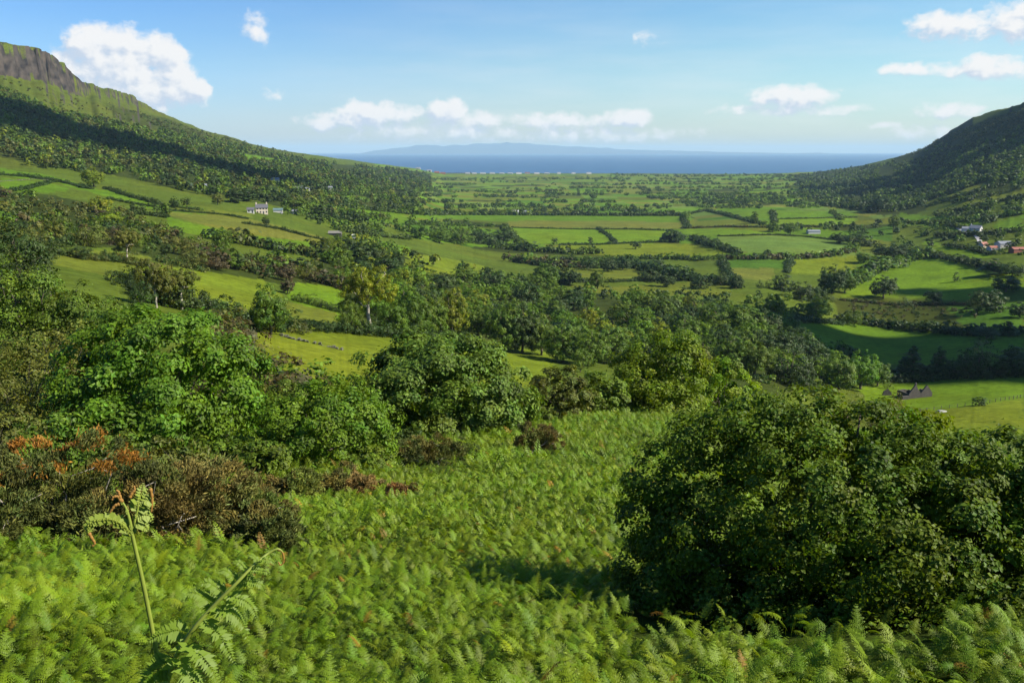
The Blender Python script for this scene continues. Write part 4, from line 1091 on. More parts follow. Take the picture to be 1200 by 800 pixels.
NT('willow_tree', 'green willow sloping down beside the tall left-edge willow', 'tree', 'mid', 98, 326, 105, 72, 'dome', 17000, .22, 200, 10, low=-.9)
NT('willow_tree', 'olive willow in the left thicket just behind the sycamore', 'tree', 'olive', 70, 372, 130, 60, 'spread', 15000, .2, 220, 11, low=-.9)
NT('willow_tree', 'thin brownish willow at the left edge above the orange-tipped gorse', 'tree', 'olive', 18, 405, 130, 48, 'spread', 13000, .15, 220, 12, low=-.9, aspect=.4)
NT('willow_tree', 'green willow partly hidden between left thicket and sycamore', 'tree', 'mid', 140, 356, 80, 66, 'round', 9000, .22, 150, 13, low=-.9)
NT('holly_tree', 'dark round holly at the left edge, uphill of the green willows', 'tree', 'dark', 16, 258, 66, 118, 'bush', 8000, .34, 130, 14, low=-.9)
NT('holly_tree', 'dark low holly just right of the left-edge holly', 'tree', 'dark', 52, 282, 40, 112, 'bush', 5000, .34, 110, 15, low=-.9)
NT('hawthorn_tree', 'fresh green hawthorn filling the gap between ash and broad oak', 'tree', 'bright', 440, 432, 80, 50, 'round', 11000, .2, 150, 16, low=-.9)
for i, (u, vt, w, d, tone, lab) in enumerate([
  (246, 398, 50, 82, 'olive', 'olive bramble thicket left of the yellow-green field corner'), (272, 428, 62, 72, 'brown', 'russet bramble thicket below the yellow-green field corner'),
  (300, 448, 60, 64, 'olive', 'olive bramble thicket at the lower tip of the yellow-green field'), (262, 462, 70, 60, 'olive', 'olive bramble thicket right beside the lush sycamore'),
  (338, 446, 60, 60, 'mid', 'green bramble thicket behind the deep green ash'), (315, 478, 66, 52, 'mid', 'green bramble thicket between sycamore and ash, lowest of its row'),
  (745, 440, 50, 76, 'mid', 'dark shrub at the foot of the tall yellow-green ash'), (612, 455, 50, 58, 'mid', 'shady shrub at the right foot of the broad oak'),
  (905, 452, 40, 96, 'yellow', 'yellow-green shrub peeping over the top of the hazel'), (985, 450, 70, 110, 'olive', 'pale olive shrub just above the crown of the hazel'), (1035, 462, 50, 112, 'olive', 'pale olive shrub over the hazel, below the ruin')]):
    NT('bramble_bush', lab, 'shrub', tone, u, vt, w, d, 'bush', 5200, .2, 130, 40+i, low=-.9, multi=3, aspect=.55)

# the big hazel: crown lobes set out in metres round its foot
def hazel():
    p = foot(965, 640, 13.2); rng = np.random.default_rng(77)
    L = []
    for u, v, ru, rv, d in [(800,565,50,56,13.8),(822,515,52,30,14.2),(885,515,60,46,13.8),(960,500,70,36,13.8),(1050,508,58,36,14),(1105,560,66,52,13.4),(1165,610,44,46,13.6),(1190,690,50,80,12.8),(970,600,110,90,12.9),
                            (850,640,70,80,12.9),(1080,650,110,80,12.6),(790,650,38,58,13.4),(930,690,110,60,12.6),(1060,715,100,50,12.3),(860,705,60,40,12.8),(835,715,50,40,12.2),(900,735,60,40,11.9),(1000,740,70,45,11.8),(1100,740,70,45,11.8),(1185,735,60,50,11.9),(900,752,60,26,11.2),(980,762,70,24,11),(1070,762,70,24,10.9),(1160,758,60,30,11),(1225,640,50,80,13.2),(1185,560,44,44,13.8),(1215,590,40,60,13.6),(760,600,30,60,13.6),(770,690,40,50,12.8)]:
        c = pix3(u, v, d)-p; sl = math.hypot(d, HC-(c+p)[2]); L.append((c[0], c[1], c[2], ru/F*sl, (ru+rv)*.5/F*sl*1.0, rv/F*sl))
    V, Fc, T, C = crown_cloud(rng, L, 1500, 150000, .068, .78, .28, .10, .3, jit=.42, low=-1, tc=.14, tv=.2, stray=.07)
    gz = ground(V[:, 0]+p[0], V[:, 1]+p[1])-p[2]
    ok = (V[:, 2] > gz+.06).reshape(-1, 4).all(1); f = np.repeat(ok, 1)
    n = len(ok); Fm = np.concatenate([Fc[:n][ok], Fc[n:][ok]])
    o = thing('hazel_bush', 'huge shady hazel bush in the bracken, sunlit along its top', 'shrub', tuple(p))
    obj('crown', mesh_np('crown', V, Fm, T, [LEAF['hazel']]), o)
    m = MB()
    for k in range(16):
        a = rng.random()*6.28; b = np.array([math.cos(a)*rng.uniform(.1, .9)*1.2, math.sin(a)*rng.uniform(.1, .6), 0]); b[2] = float(ground(b[0]+p[0], b[1]+p[1]))-p[2]-.1
        t = C[rng.integers(len(C))]
        m.tube(limb_path(rng, b, t, 7, .05), np.linspace(.045, .008, 7), 6)
    for k in range(70):
        t = C[rng.integers(len(C))]; b = t*.55+rng.normal(size=3)*.15; m.tube(limb_path(rng, b, t*1.03, 5, .06), np.linspace(.012, .003, 5), 4)
    obj('stem', m.mesh('stem', [BARK], True), o)
hazel()

FROND_HIDE = []
# gorse: dense spiky sprays
GORSE = leaf_mat('gorse_green', (.092, .104, .020), .15, rough=.7); GBROWN = leaf_mat('gorse_brown', (.125, .105, .023), .15, rough=.8)
GDEAD = leaf_mat('gorse_dead', (.20, .125, .040), .15, rough=.9); GORANGE = leaf_mat('gorse_orange', (.30, .125, .018), .3, rough=.7)
GREEN2 = leaf_mat('gorse_fresh', (.100, .128, .020), .18, rough=.7)
def gorse(label, u, vtop, wpx, d, mat, nleaf=9000, seed=0, tips=None, hfix=None, twigs=True, tfrac=.2, L=.11):
    p = foot(u, vtop+30, d); FROND_HIDE.append((p[0], p[1], wpx/F*d*.5)); _, s = pix_dir(u, vtop); h = max(.5, (HC+float(s)*d-p[2])*1.22); h = hfix or h; w = wpx/F*math.hypot(d, HC-p[2])
    rng = np.random.default_rng(200+seed)
    lobes = []
    for k in range(max(6, int(7*w/max(h, .4)/1.6))):
        a = rng.random()*6.28; q = rng.random()**.5*w*.38; hh = h*(rng.uniform(.62, 1.0) if k else 1.0)*(1-.35*(q/(w*.5))**2)
        lobes.append((math.cos(a)*q, math.sin(a)*q*.8, hh*.45, w*.5*.34+.1, w*.5*.3+.1, hh*.55))
    V, Fc, T, C = crown_cloud(rng, lobes, 150, int(nleaf*1.9), L, .22, .3, 0, .2, jit=.2, low=-.6, tc=.22, tv=.3, stray=.1)
    # sprays point outwards rather than lying flat: rebuild each as a needle along its normal
    Q = V.reshape(-1, 4, 3); ctr = Q.mean(1); rel = ctr-np.array([0, 0, h*.25]); A = unit(rel+rng.normal(size=rel.shape)*.8*np.linalg.norm(rel, axis=1)[:, None]+np.array([0, 0, .5*h])); B = unit(np.cross(A, rng.normal(size=A.shape)))
    ll = (L*rng.uniform(.6, 1.4, len(Q)))[:, None]
    V = np.stack([ctr-A*ll*.5, ctr+B*ll*.13, ctr+A*ll*.5, ctr-B*ll*.13], 1).reshape(-1, 3)
    V[:, 2] = np.maximum(V[:, 2], .03)
    n = len(Fc); mi = np.zeros(n, np.int32); mats = [mat]
    if tips is not None:
        mats.append(tips[0]); pat = fbm(ctr[:, 0]*1.3+seed, ctr[:, 1]*1.3+ctr[:, 2], 3, seed)
        sel = (ctr[:, 2] > h*tips[1]) & (pat > tips[2]) if tips[1] is not None else (ctr[:, 0]*tips[3] > w*.1) & (pat > tips[2])
        mi[sel] = 1
    o = thing('gorse_bush', label, 'shrub', tuple(p), 0, 'gorse bushes on the slope')
    obj('foliage', mesh_np('foliage', V, Fc, T, mats, mi), o)
    if twigs:
        m = MB()
        for k in range(12):
            t = C[rng.integers(len(C))]; m.tube(limb_path(rng, (rng.normal()*w*.06, rng.normal()*w*.06, -.1), t*1.02, 6, .1), np.linspace(.03, .006, 6), 5)
        obj('stem', m.mesh('stem', [BARK_PALE], True), o)
gorse('gorse bush at the left edge with bright orange tips along its top', 66, 515, 200, 22.5, GORSE, 18000, 1, (GORANGE, .60, -.14))
gorse('dark gorse bush at the left frame edge with a few orange tips', -12, 540, 120, 21.5, GORSE, 9000, 2, (GORANGE, .55, .16))
gorse('large brown-green gorse bush behind the uncurling bracken shoot', 190, 546, 190, 21.3, GBROWN, 20000, 3, (GORSE, .0, .05))
gorse('large brownish gorse bush right of the biggest one, bleached twigs showing', 270, 560, 140, 21.8, GBROWN, 13000, 4, (GREEN2, .3, .08))
gorse('dark gorse bush standing in front of the large brown ones', 305, 600, 100, 19.6, GORSE, 8000, 5, (GBROWN, .5, .1))
gorse('olive gorse bush in the middle of the gorse row', 338, 552, 70, 28, GREEN2, 7000, 6, (GBROWN, .0, .0))
gorse('round gorse bush with its right half dead and rust brown', 402, 554, 92, 29, GBROWN, 10000, 7, (GDEAD, None, -.25, 1))
gorse('small rust brown dead gorse tuft at the end of the row', 462, 592, 26, 27, GDEAD, 2200, 8, twigs=False, hfix=.75)
gorse('tiny brown gorse tuft, last on the right of the row', 482, 591, 20, 27, GBROWN, 1800, 9, twigs=False, hfix=.7)
gorse('low dark gorse bush in the shade of the broad oak', 506, 524, 88, 38, GORSE, 9000, 10, (GBROWN, .3, .1), hfix=1.8)
gorse('lone round brown gorse bush out in the bracken meadow', 628, 522, 54, 41, GBROWN, 7000, 11, (GORSE, .0, .1), hfix=1.75)
gorse('small green gorse tuft beside the shaded low gorse', 552, 530, 26, 39, GREEN2, 2500, 12, twigs=False, hfix=.9)
for _i, (_u, _vt, _w, _d, _t, _l) in enumerate([(60,480,90,36,'mid','shady green bush behind the orange-tipped gorse'),(130,500,90,35,'mid','shady green bush under the left of the lush sycamore'),(205,510,90,34,'olive','olive bush under the lush sycamore behind big gorse'),(262,505,70,36,'mid','dark green bush right under the lush sycamore'),(310,515,70,34,'mid','dark green bush between sycamore and deep green ash'),(440,530,60,35,'mid','dark green bush at the right foot of the deep green ash'),(0,470,90,38,'olive','olive bush at the left frame edge over the gorse'),(470,520,60,44,'dark','dark bush in the shade left of the broad oak'),(560,505,60,56,'dark','dark bush in the shade under the broad oak'),(515,505,60,50,'dark','dark bush under the middle of the broad oak')]):
    NT('bramble_bush', _l, 'shrub', _t, _u, _vt, _w, _d, 'bush', 5200, .17, 130, 70+_i, low=-.9, multi=3, aspect=.55)
gorse('dark gorse bush between the orange-tipped and the largest one', 118, 585, 100, 20.5, GORSE, 7000, 13, (GBROWN, .2, .1))

# ------------------------------------------------------------------ bracken
BRACK = leaf_mat('bracken_leaf', (.126, .196, .006), .38, var=0, rough=.55)
def frond_proto(lod, rng):
    """blade about 1 long, rising then arching over, growing along +Y; returns quads"""
    P = []; Q = []
    n = {0: 9, 1: 9, 2: 7}[lod]
    t = np.linspace(0, 1, 30); cy_ = t*.86; cz = .55*np.sin(t*1.6)*(1-.25*t)
    def at(s): return np.array([0, np.interp(s, t, cy_), np.interp(s, t, cz)])
    def quad(a, b, w, nrm, droop=0):
        ax = unit(b-a); sd = unit(np.cross(nrm, ax)); mid = a+(b-a)*.42
        k = len(P); P.extend([a, mid+sd*w*.5, b-np.array([0, 0, droop]), mid-sd*w*.5]); Q.append((k, k+1, k+2, k+3))
    for i in range(n):
        s = .12+.86*i/(n-1); c = at(s); tg = unit(at(min(1, s+.03))-at(s-.03)); ln = .40*(1-s)**.8*(.75 if i == 0 else 1)+.03
        up = unit(np.cross(np.array([1, 0, 0]), tg)); 
        for sd in (-1, 1):
            d_ = unit(np.array([sd, 0, 0])*1.0+tg*.42); tip = c+d_*ln+np.array([0, 0, -ln*.22])+rng.normal(size=3)*.02
            if lod == 0 and ln > .07:
                m = 5
                for j in range(m):
                    q = j/m; b0 = c+(tip-c)*q; b0 = b0-np.array([0, 0, .10*ln*q*q])
                    w_ = ln*.30*(1-q)**.8+.012
                    for s2 in (-1, 1):
                        e = unit(unit(np.cross(up, d_))*s2+d_*.75); quad(b0-d_*.01, b0+e*w_*.95+np.array([0, 0, -.12*w_]), w_*.55, up+rng.normal(size=3)*.18)
                quad(c+(tip-c)*.7, tip-np.array([0, 0, .12*ln]), ln*.09, up)
            else:
                quad(c, tip, ln*.34+.012, up+np.array([sd*.25, 0, 0])+rng.normal(size=3)*.2, 0)
    if lod < 2:
        for i in range(8):
            a, b = at(i/8), at((i+1)/8); quad(a, b, .022*(1-i/9), np.array([0, -.4, 1.]))
        quad(np.array([0, -.1, -.7]), at(.02), .02, np.array([0, 1., 0])); quad(np.array([0, -.1, -.7]), at(.02), .02, np.array([1., 0, 0]))
    return np.array(P), np.array(Q)
MEADOW = np.array([(-700,520),(200,520),(400,520),(560,515),(640,500),(700,490),(800,486),(900,498),(1900,515),(1900,1300),(-700,1300)], float)
def build_bracken():
    rng = np.random.default_rng(99)
    pr = {k: [frond_proto(k, rng) for _ in range(5)] for k in (0, 1, 2)}
    Vs, Fs, Ts = [], [], []; base = 0
    for lod, d0, d1, dens in ((0, 5.0, 12, 140), (0, 12, 18, 84), (1, 18, 33, 78), (2, 33, 74, 28)):
        area = rad(86)/2*(d1*d1-d0*d0); n = int(area*dens)
        d = np.sqrt(rng.uniform(d0*d0, d1*d1, n)); a = rng.uniform(rad(-43), rad(43), n)
        x, y = d*np.sin(a), d*np.cos(a); z = ground(x, y); u, v = proj(np.stack([x, y, z], 1))
        patch = fbm(x/3.2, y/3.2, 3, 12)
        ok = inside(u, v, MEADOW) & (rng.random(n) < np.clip(.95+patch*.9, .62, 1))
        for gx, gy, gr_ in FROND_HIDE:
            gd = math.hypot(gx, gy); along = (x*gx+y*gy)/gd-gd; side = np.abs(x*gy-y*gx)/gd
            ok &= ~((side < gr_*.9) & (along > -gr_*.8-(2.6 if gd > 33 else .7)) & (along < gr_*.8+.5))
        # thin under the big hazel
        hz = ((u > 735) & (u < 1300) & (d > np.where(u > 1120, 10.6, 9.4)) & (d < 15)); ok &= ~(hz & (rng.random(n) < .93))
        x, y, z, patch, d = x[ok], y[ok], z[ok], patch[ok], d[ok]; n = len(x)
        k = rng.integers(5, size=n); th = rng.random(n)*6.283; sz = rng.uniform(.16, .34, n)*(1.75 if lod == 2 else 1.1 if lod == 1 else 1)*(1+.25*patch); hs = rng.uniform(.75, 1.25, n)
        stem = rng.uniform(.10, .36, n)*np.clip(1+.6*fbm(x/5, y/5, 2, 77), .4, 1.6)
        tall = rng.random(n) < .07; stem = stem+np.where(tall, .12, 0)
        tint = np.clip(1+.20*rng.normal(size=n)+.25*patch, .45, 1.8); yel = rng.normal(size=n)*.10+.12*fbm(x/6, y/6, 2, 45)
        roll = rng.normal(size=n)*.35; pit = rng.normal(size=n)*.35
        for j in range(5):
            s = np.nonzero(k == j)[0]; P, Q = pr[lod][j]
            c, q = np.cos(th[s]), np.sin(th[s]); S = sz[s][:, None]
            W = np.empty((len(s), len(P), 3))
            W[:, :, 0] = (P[None, :, 0]*c[:, None]-P[None, :, 1]*q[:, None])*S+x[s][:, None]
            W[:, :, 1] = (P[None, :, 0]*q[:, None]+P[None, :, 1]*c[:, None])*S+y[s][:, None]
            W[:, :, 2] = P[None, :, 2]*S*hs[s][:, None]+(z[s]+stem[s])[:, None]+P[None, :, 0]*S*roll[s][:, None]+P[None, :, 1]*S*pit[s][:, None]
            Vs.append(W.reshape(-1, 3))
            Fs.append((Q[None]+(np.arange(len(s))*len(P))[:, None, None]).reshape(-1, 4)+base); base += len(s)*len(P)
            dead = rng.random(len(s)) < .012; tt = np.stack([tint[s]*(1+yel[s])*np.where(dead, 1.7, 1), tint[s]*np.where(dead, .7, 1), tint[s]*(1-yel[s])*np.where(dead, 2, 1)], 1); Ts.append(np.repeat(tt, len(P), 0))
    V, Fc, T = np.concatenate(Vs), np.concatenate(Fs), np.concatenate(Ts)
    print('bracken quads', len(Fc))
    o = obj('bracken', mesh_np('bracken', V, Fc, T, [BRACK])); tag(o, 'carpet of bright green bracken covering the meadow slope', kind='stuff')
build_bracken()

# the two bracken stalks close to the camera
STALK = plain_mat('bracken_stalk', (.17, .21, .03), .55, .2, 30); STALK_O = plain_mat('bracken_tip', (.24, .125, .025), .7, .25, 60); CURL = leaf_mat('bracken_curl', (.19, .25, .03), .3, var=0)
BRIGHTL = leaf_mat('bracken_near', (.17, .25, .022), .5, var=0, rough=.5)
def spline(pts, n):
    pts = np.array(pts, float); t = np.linspace(0, 1, len(pts)); q = np.linspace(0, 1, n)
    return np.stack([pchip(t, pts[:, i], q) for i in range(3)], 1)
def pinna(P, Q, axis_pts, ln2, rng, n=16, nrm=None, taper=.75, w=.36):
    """comb of small leaflets either side of an axis"""
    A = spline(axis_pts, 40); m = len(A)
    for i in range(n):
        s = .06+.92*i/(n-1); k = min(m-2, int(s*(m-1))); c = A[k]; tg = unit(A[k+1]-A[k]); nr = unit(nrm+rng.normal(size=3)*.15); sd = unit(np.cross(nr, tg))
        l2 = ln2*(1-s)**taper*(.8+.3*rng.random())+ln2*.07
        for s2 in (-1, 1):
            e = unit(sd*s2+tg*.45); b = c+e*l2-nr*l2*.18; mid = c+(b-c)*.4; ww = unit(np.cross(nr, e))*l2*w*.5
            j = len(P); P.extend([c, mid+ww, b, mid-ww]); Q.append((j, j+1, j+2, j+3))
def shoot():
    D = 2.0; p = foot(190, 800, D); p = pix3(196, 840, D); g = float(ground(p[0], p[1])); org = np.array([p[0], p[1], g])
    o = thing('bracken_shoot', 'tall uncurling bracken shoot with orange-brown tips, close to the camera', 'fern', tuple(org))
    X = lambda u, v, d=D: pix3(u, v, d)-org
    m = MB(); pts = spline([X(212, 930), X(198, 845), X(188, 790), X(178, 735), X(167, 680), X(158, 640), X(154, 622)], 22); pts[0][2] = min(pts[0][2], -.02)
    m.tube(pts, np.linspace(.0064, .0040, 22), 10); m.build('stem', STALK, o, True)
    rng = np.random.default_rng(5)
    # left pinna arching over, set with curled leaflets
    def curled(axis, name, r, bump, mat, n):
        A = spline(axis, 40); q = MB(); q.tube(A, np.linspace(r, r*.35, 40), 7)
        for i in range(n):
            k = int(4+i*(35/n)); c = A[min(k, 39)]
            for sd in (-1, 1):
                turn = np.linspace(0, 4.2, 9); rr = bump*(1-.5*i/n)*(1-turn/6.5)
                off = np.array([[sd*0.3*rr_*math.sin(t), .9*sd*rr_*math.sin(t)*.4, -bump*.25-rr_*math.cos(t)+bump*.6] for t, rr_ in zip(turn, rr)])
                q.tube(c+off+np.array([0, sd*bump*.3, -bump*.35]), np.linspace(bump*.3, bump*.16, 9), 5)
        q.build(name, mat, o, True)
    curled([X(156, 626), X(150, 620), X(140, 612), X(126, 608), X(112, 610), X(104, 617), X(104, 625)], 'pinna', .0040, .0085, CURL, 14)
    curled([X(155, 624), X(151, 606), X(147, 594), X(142, 587), X(137, 583)], 'pinna', .0042, .007, STALK, 3)
    curled([X(158, 624), X(158, 610), X(161, 598), X(163, 585), X(168, 574)], 'pinna', .0036, .006, STALK, 3)
    # fresh leaflets opening on the right
    P, Q = [], []
    pinna(P, Q, [X(156, 626), X(150, 619), X(140, 611), X(126, 607), X(112, 609), X(104, 616), X(104, 625)], .020, rng, 22, np.array([.5, -.8, .5]), taper=.35, w=.8)
    for a in ([X(161, 600), X(166, 590), X(172, 580), X(176, 570)], [X(160, 606), X(168, 603), X(175, 604), X(179, 612)], [X(162, 594), X(165, 584), X(166, 574), X(168, 566)], [X(158, 612), X(164, 610), X(170, 616), X(174, 622)], [X(163, 590), X(170, 586), X(177, 588), X(180, 594)]):
        pinna(P, Q, a, .026, rng, 10, np.array([.7, -.6, .6]), w=.6)
    obj('leaflet', mesh_np('leaflet', P, Q, None, [CURL]), o)
    for a in ([X(142, 587), X(137, 581), X(133, 582), X(131, 586)], [X(143, 588), X(140, 580), X(139, 576), X(136, 574)], [X(152, 583), X(155, 577), X(158, 573), X(157, 569)], [X(140, 590), X(135, 592), X(131, 597), X(129, 600)], [X(176, 572), X(178, 582), X(178, 592), X(177, 600)], [X(104, 624), X(108, 631), X(111, 636), X(108, 640)]):
        q = MB(); A = spline(a, 14); q.tube(A, np.linspace(.0040, .002, 14)*(1+.25*np.sin(np.arange(14)*2.2)), 7)
        q.build('tip', STALK_O, o, True)
shoot()
def frond():
    D = 1.95; p = pix3(200, 850, D); org = np.array([p[0], p[1], float(ground(p[0], p[1]))])
    o = thing('bracken_frond', 'half-open bracken frond leaning right, with feathery leaflets, close to the camera', 'fern', tuple(org))
    X = lambda u, v, d=D: pix3(u, v, d)-org
    ax = [X(176, 900), X(192, 815), X(206, 770, D*.99), X(224, 740, D*.98), X(248, 712, D*.98), X(275, 685, D*.98), X(300, 660, D*.99), X(316, 647, D), X(325, 643, D), (X(331, 647)), (X(332, 655))]
    A = spline(ax, 60); m = MB(); m.tube(A, np.linspace(.0065, .0016, 60), 8); m.build('stem', STALK, o, True)
    rng = np.random.default_rng(6); P, Q = [], []; nrm = np.array([.6, -.5, .8])
    for a, l in [([X(250, 711), X(268, 716, D*.97), X(284, 730, D*.96), X(292, 756, D*.95)], .034), ([X(238, 724), X(254, 740, D*.96), X(266, 758, D*.95), X(276, 778, D*.94)], .034), ([X(262, 698), X(280, 700, D*.97), X(295, 710, D*.96), X(302, 726, D*.95)], .030),
                 ([X(276, 684), X(292, 680, D*.98), X(305, 684, D*.97), X(312, 694, D*.97)], .024), ([X(288, 672), X(300, 667, D*.98), X(312, 669, D*.97), X(318, 680, D*.97)], .020), ([X(300, 660), X(309, 655, D*.98), X(319, 657, D*.98), X(324, 664, D*.98)], .015), ([X(312, 650), X(319, 647), X(326, 650), X(328, 658)], .010),
                 ([X(252, 709), X(240, 700), X(228, 694), X(214, 694)], .030), ([X(264, 696), X(253, 687), X(243, 682), X(232, 684)], .026), ([X(278, 682), X(270, 672), X(262, 668), X(253, 670)], .020), ([X(290, 670), X(284, 662), X(278, 658), X(272, 659)], .015), ([X(302, 658), X(298, 652), X(293, 650), X(288, 652)], .010),
                 ([X(222, 743), X(206, 738), X(190, 742), X(172, 752)], .036), ([X(214, 756), X(232, 764, D*.95), X(246, 780, D*.93), X(258, 804, D*.92)], .040), ([X(206, 772), X(222, 790, D*.94), X(232, 812, D*.92), X(238, 840, D*.9)], .044), ([X(204, 774), X(188, 782), X(172, 796), X(160, 816)], .042), ([X(200, 800), X(220, 826, D*.93), X(236, 850, D*.9), X(250, 880, D*.88)], .05)]:
        pinna(P, Q, a, l, rng, 19, nrm, w=.42)
    obj('leaflet', mesh_np('leaflet', P, Q, None, [BRIGHTL]), o)
    q = MB(); B = spline([X(325, 643), X(331, 647), X(333, 656), X(329, 662), X(326, 658)], 16); q.tube(B, np.linspace(.0026, .0014, 16), 7); q.build('tip', STALK_O, o, True)
frond()
# ------------------------------------------------------------------ houses, ruin, pier, fence
WHITE = plain_mat('white_render', (.46, .45, .43), .85, .08, .5); CREAM = plain_mat('cream_render', (.50, .43, .33), .85, .1, .5); SLATE = plain_mat('slate', (.09, .09, .10), .6, .3, 1.2)
GREYR = plain_mat('grey_roof', (.17, .18, .20), .5, .15, .8); TEALR = plain_mat('painted_tin', (.10, .16, .16), .5, .15, .8); REDR = plain_mat('red_tin', (.24, .09, .06), .6, .25, .8); BRICK = plain_mat('red_brick', (.30, .11, .07), .85, .2, 2)
GLASS = plain_mat('window_glass', (.02, .025, .03), .15, .1, 1, spec=.6); DOORM = plain_mat('door_paint', (.05, .06, .07), .5, .2, 2); RUINM = plain_mat('old_stone', (.075, .066, .058), .95, .5, 1.4, bump=.6); MOSS = plain_mat('mossy_roof', (.16, .15, .13), .9, .3, 1.5)
def house(name, label, u, v, length, width, wall_h, roof_h, face, wm, rm, windows=0, chim=0, group='houses in the glen', d=None, cat='house', eave=.35):
    p = cast([u], [v])[0] if d is None else foot(u, v, d)
    o = thing(name, label, cat, tuple(p), rad(face), group); L, W, H, Rf = length/2, width/2, wall_h, wall_h+roof_h
    m = MB(); z0 = -1.2
    m.poly([(-L,-W,z0),(L,-W,z0),(L,-W,H),(-L,-W,H)]); m.poly([(L,W,z0),(-L,W,z0),(-L,W,H),(L,W,H)])
    for s in (-1, 1):
        g = [(s*L,-W,z0),(s*L,W,z0),(s*L,W,H),(s*L,0,Rf),(s*L,-W,H)]; m.poly(g if s > 0 else g[::-1])
    m.build('wall', wm, o)
    r = MB(); th = .22; E = L+eave
    for s in (-1, 1):
        k = (Rf-H)/W; ye = s*(W+eave); ze = H-k*eave
        a = [(-E,0,Rf+.03),(E,0,Rf+.03),(E,ye,ze+.03),(-E,ye,ze+.03)]; b = [(x,y,z+th) for x,y,z in a]
        if s > 0: a, b = a[::-1], b[::-1]
        r.poly(b[::-1]); r.poly(a)
        for i in range(4): r.poly([a[i-1], a[i], b[i], b[i-1]])
    rf = r.build('roof', rm, o)
    for k in range(chim):
        c = MB(); x = (L-.6)*(1 if k % 2 else -1) if k < 2 else 0; c.box(x-.5, x+.5, -.4, .4, Rf-.6, Rf+1.3); c.box(x-.25, x+.25, -.2, .2, Rf+1.3, Rf+1.65, 0); c.build('chimney', wm, o)
    if windows:
        rows = 2 if wall_h > 4 else 1
        for ro in range(rows):
            for k in range(windows):
                x = -L+(k+.5)*2*L/windows; z = .95+ro*2.6
                if ro == 0 and k == windows//2:
                    q = MB(); q.box(x-.5, x+.5, -W-.05, -W+.02, .02, 2.1); q.build('door', DOORM, o); continue
                q = MB(); q.box(x-.5, x+.5, -W-.04, -W+.02, z, z+1.25); wd = q.build('window', GLASS, o)
        q = MB(); q.box(L-.02, L+.04, -.45, .45, .95+(rows-1)*2.6, 2.2+(rows-1)*2.6); q.build('window', GLASS, o)
    return o
house('farmhouse', 'two-storey cream farmhouse with grey slate roof and sunlit gable', 307, 250.5, 9, 6, 4.8, 2.6, 18, CREAM, SLATE, 4, 2)
house('shed', 'blue-green tin shed right of the cream farmhouse', 326, 249, 7.5, 4.5, 2.2, 1.2, 12, WHITE, TEALR, 0, 0, cat='shed')
house('shed', 'low grey shed in the trees right of the blue-green shed', 345, 250.5, 6, 4, 2.0, 1.3, 8, WHITE, GREYR, 0, 0, cat='shed')
house('cottage', 'low white cottage with a porch left of the cream farmhouse', 294, 249.5, 5, 4, 2.5, 1.5, 15, WHITE, SLATE, 2, 0)
house('cottage', 'pale grey-roofed bungalow among trees up the left slope', 233, 221.5, 15, 8, 2.8, 2.0, 20, WHITE, GREYR, 3, 1)
for u, v, l, lab, rm, wm in [(304,210.5,16,'white bungalow high on the left slope, left of the pale pair',SLATE,WHITE),(322,212,18,'pale stone farm on the left slope under the ridge',GREYR,CREAM),(331,210,12,'small pale cottage right of the pale stone farm',GREYR,CREAM),(350,222,14,'white gabled house below the pale stone farm',SLATE,WHITE),(359,224,12,'grey roofed house right of the white gabled one',GREYR,WHITE),
   (384,222,20,'long white bungalow at the top of a bright field',GREYR,WHITE),(403,211.5,22,'pale cottage row on the headland slope',GREYR,WHITE),(456,211,26,'white farm near the headland tip',GREYR,WHITE),(365,199.5,14,'tiny white house just under the left ridge',SLATE,WHITE)]:
    house('cottage', lab, u, v, l*.7, 6, 2.6, 2.0, random.uniform(0, 30), wm, rm, 0, 0)
house('hut', 'mossy roofed stone hut beside the pale tank below the farmhouse', 393, 276, 9, 5, 1.9, 1.3, 4, RUINM, MOSS, 0, 0, cat='hut')
house('shed', 'tiny white shed below the farmhouse, right of the mossy hut', 415, 279.5, 2.6, 2.2, 2.2, .7, 4, WHITE, WHITE, 0, 0, cat='shed')
house('cottage', 'white house with steep gable above the driveway', 1143, 272, 12, 8, 4.6, 3, -50, WHITE, GREYR, 3, 1)
house('cottage', 'small white house just left of the steep gabled one', 1132, 270.5, 9, 6, 2.8, 2, -20, WHITE, GREYR, 0, 0)
house('barn', 'bluish-white roofed barn among the red-roofed sheds', 1176, 289.5, 14, 9, 3.6, 2.2, 8, WHITE, GREYR, 0, 0, cat='barn')
house('shed', 'red tin-roofed shed right of the bluish-white barn', 1194, 295, 16, 8, 2.6, 1.8, 6, BRICK, REDR, 0, 0, cat='shed')
house('shed', 'red tin-roofed shed left of the bluish-white barn', 1163, 293, 9, 6, 2.4, 1.6, 14, WHITE, REDR, 0, 0, cat='shed')
house('cottage', 'dark red-roofed cottage in trees left of the farmyard sheds', 1152, 290, 9, 6, 3, 2.4, 30, CREAM, REDR, 0, 1)
house('barn', 'pale grey tin barn at the edge of a far field', 953, 273.5, 16, 8, 3, 1.6, 4, WHITE, GREYR, 0, 0, cat='barn')
for u, lab, l in [(604,'white cottage in the tree-high hedge, left of two',12),(618,'white cottage in the tree-high hedge, right of two',12)]:
    house('cottage', lab, u, 249.5, l, 7, 2.8, 2, 3, WHITE, WHITE if u < 610 else GREYR, 0, 0)
house('hut', 'small dark hut with pale tin roof left of the tall trees', 1037, 446, 4.5, 3.4, 1.9, .8, 25, RUINM, GREYR, 0, 0, cat='hut')
# shore village
WALLP = plain_mat('shore_render', (.52, .50, .46), .85, .06, .5); ROOFP = plain_mat('shore_roof', (.30, .29, .29), .7, .2, .5)

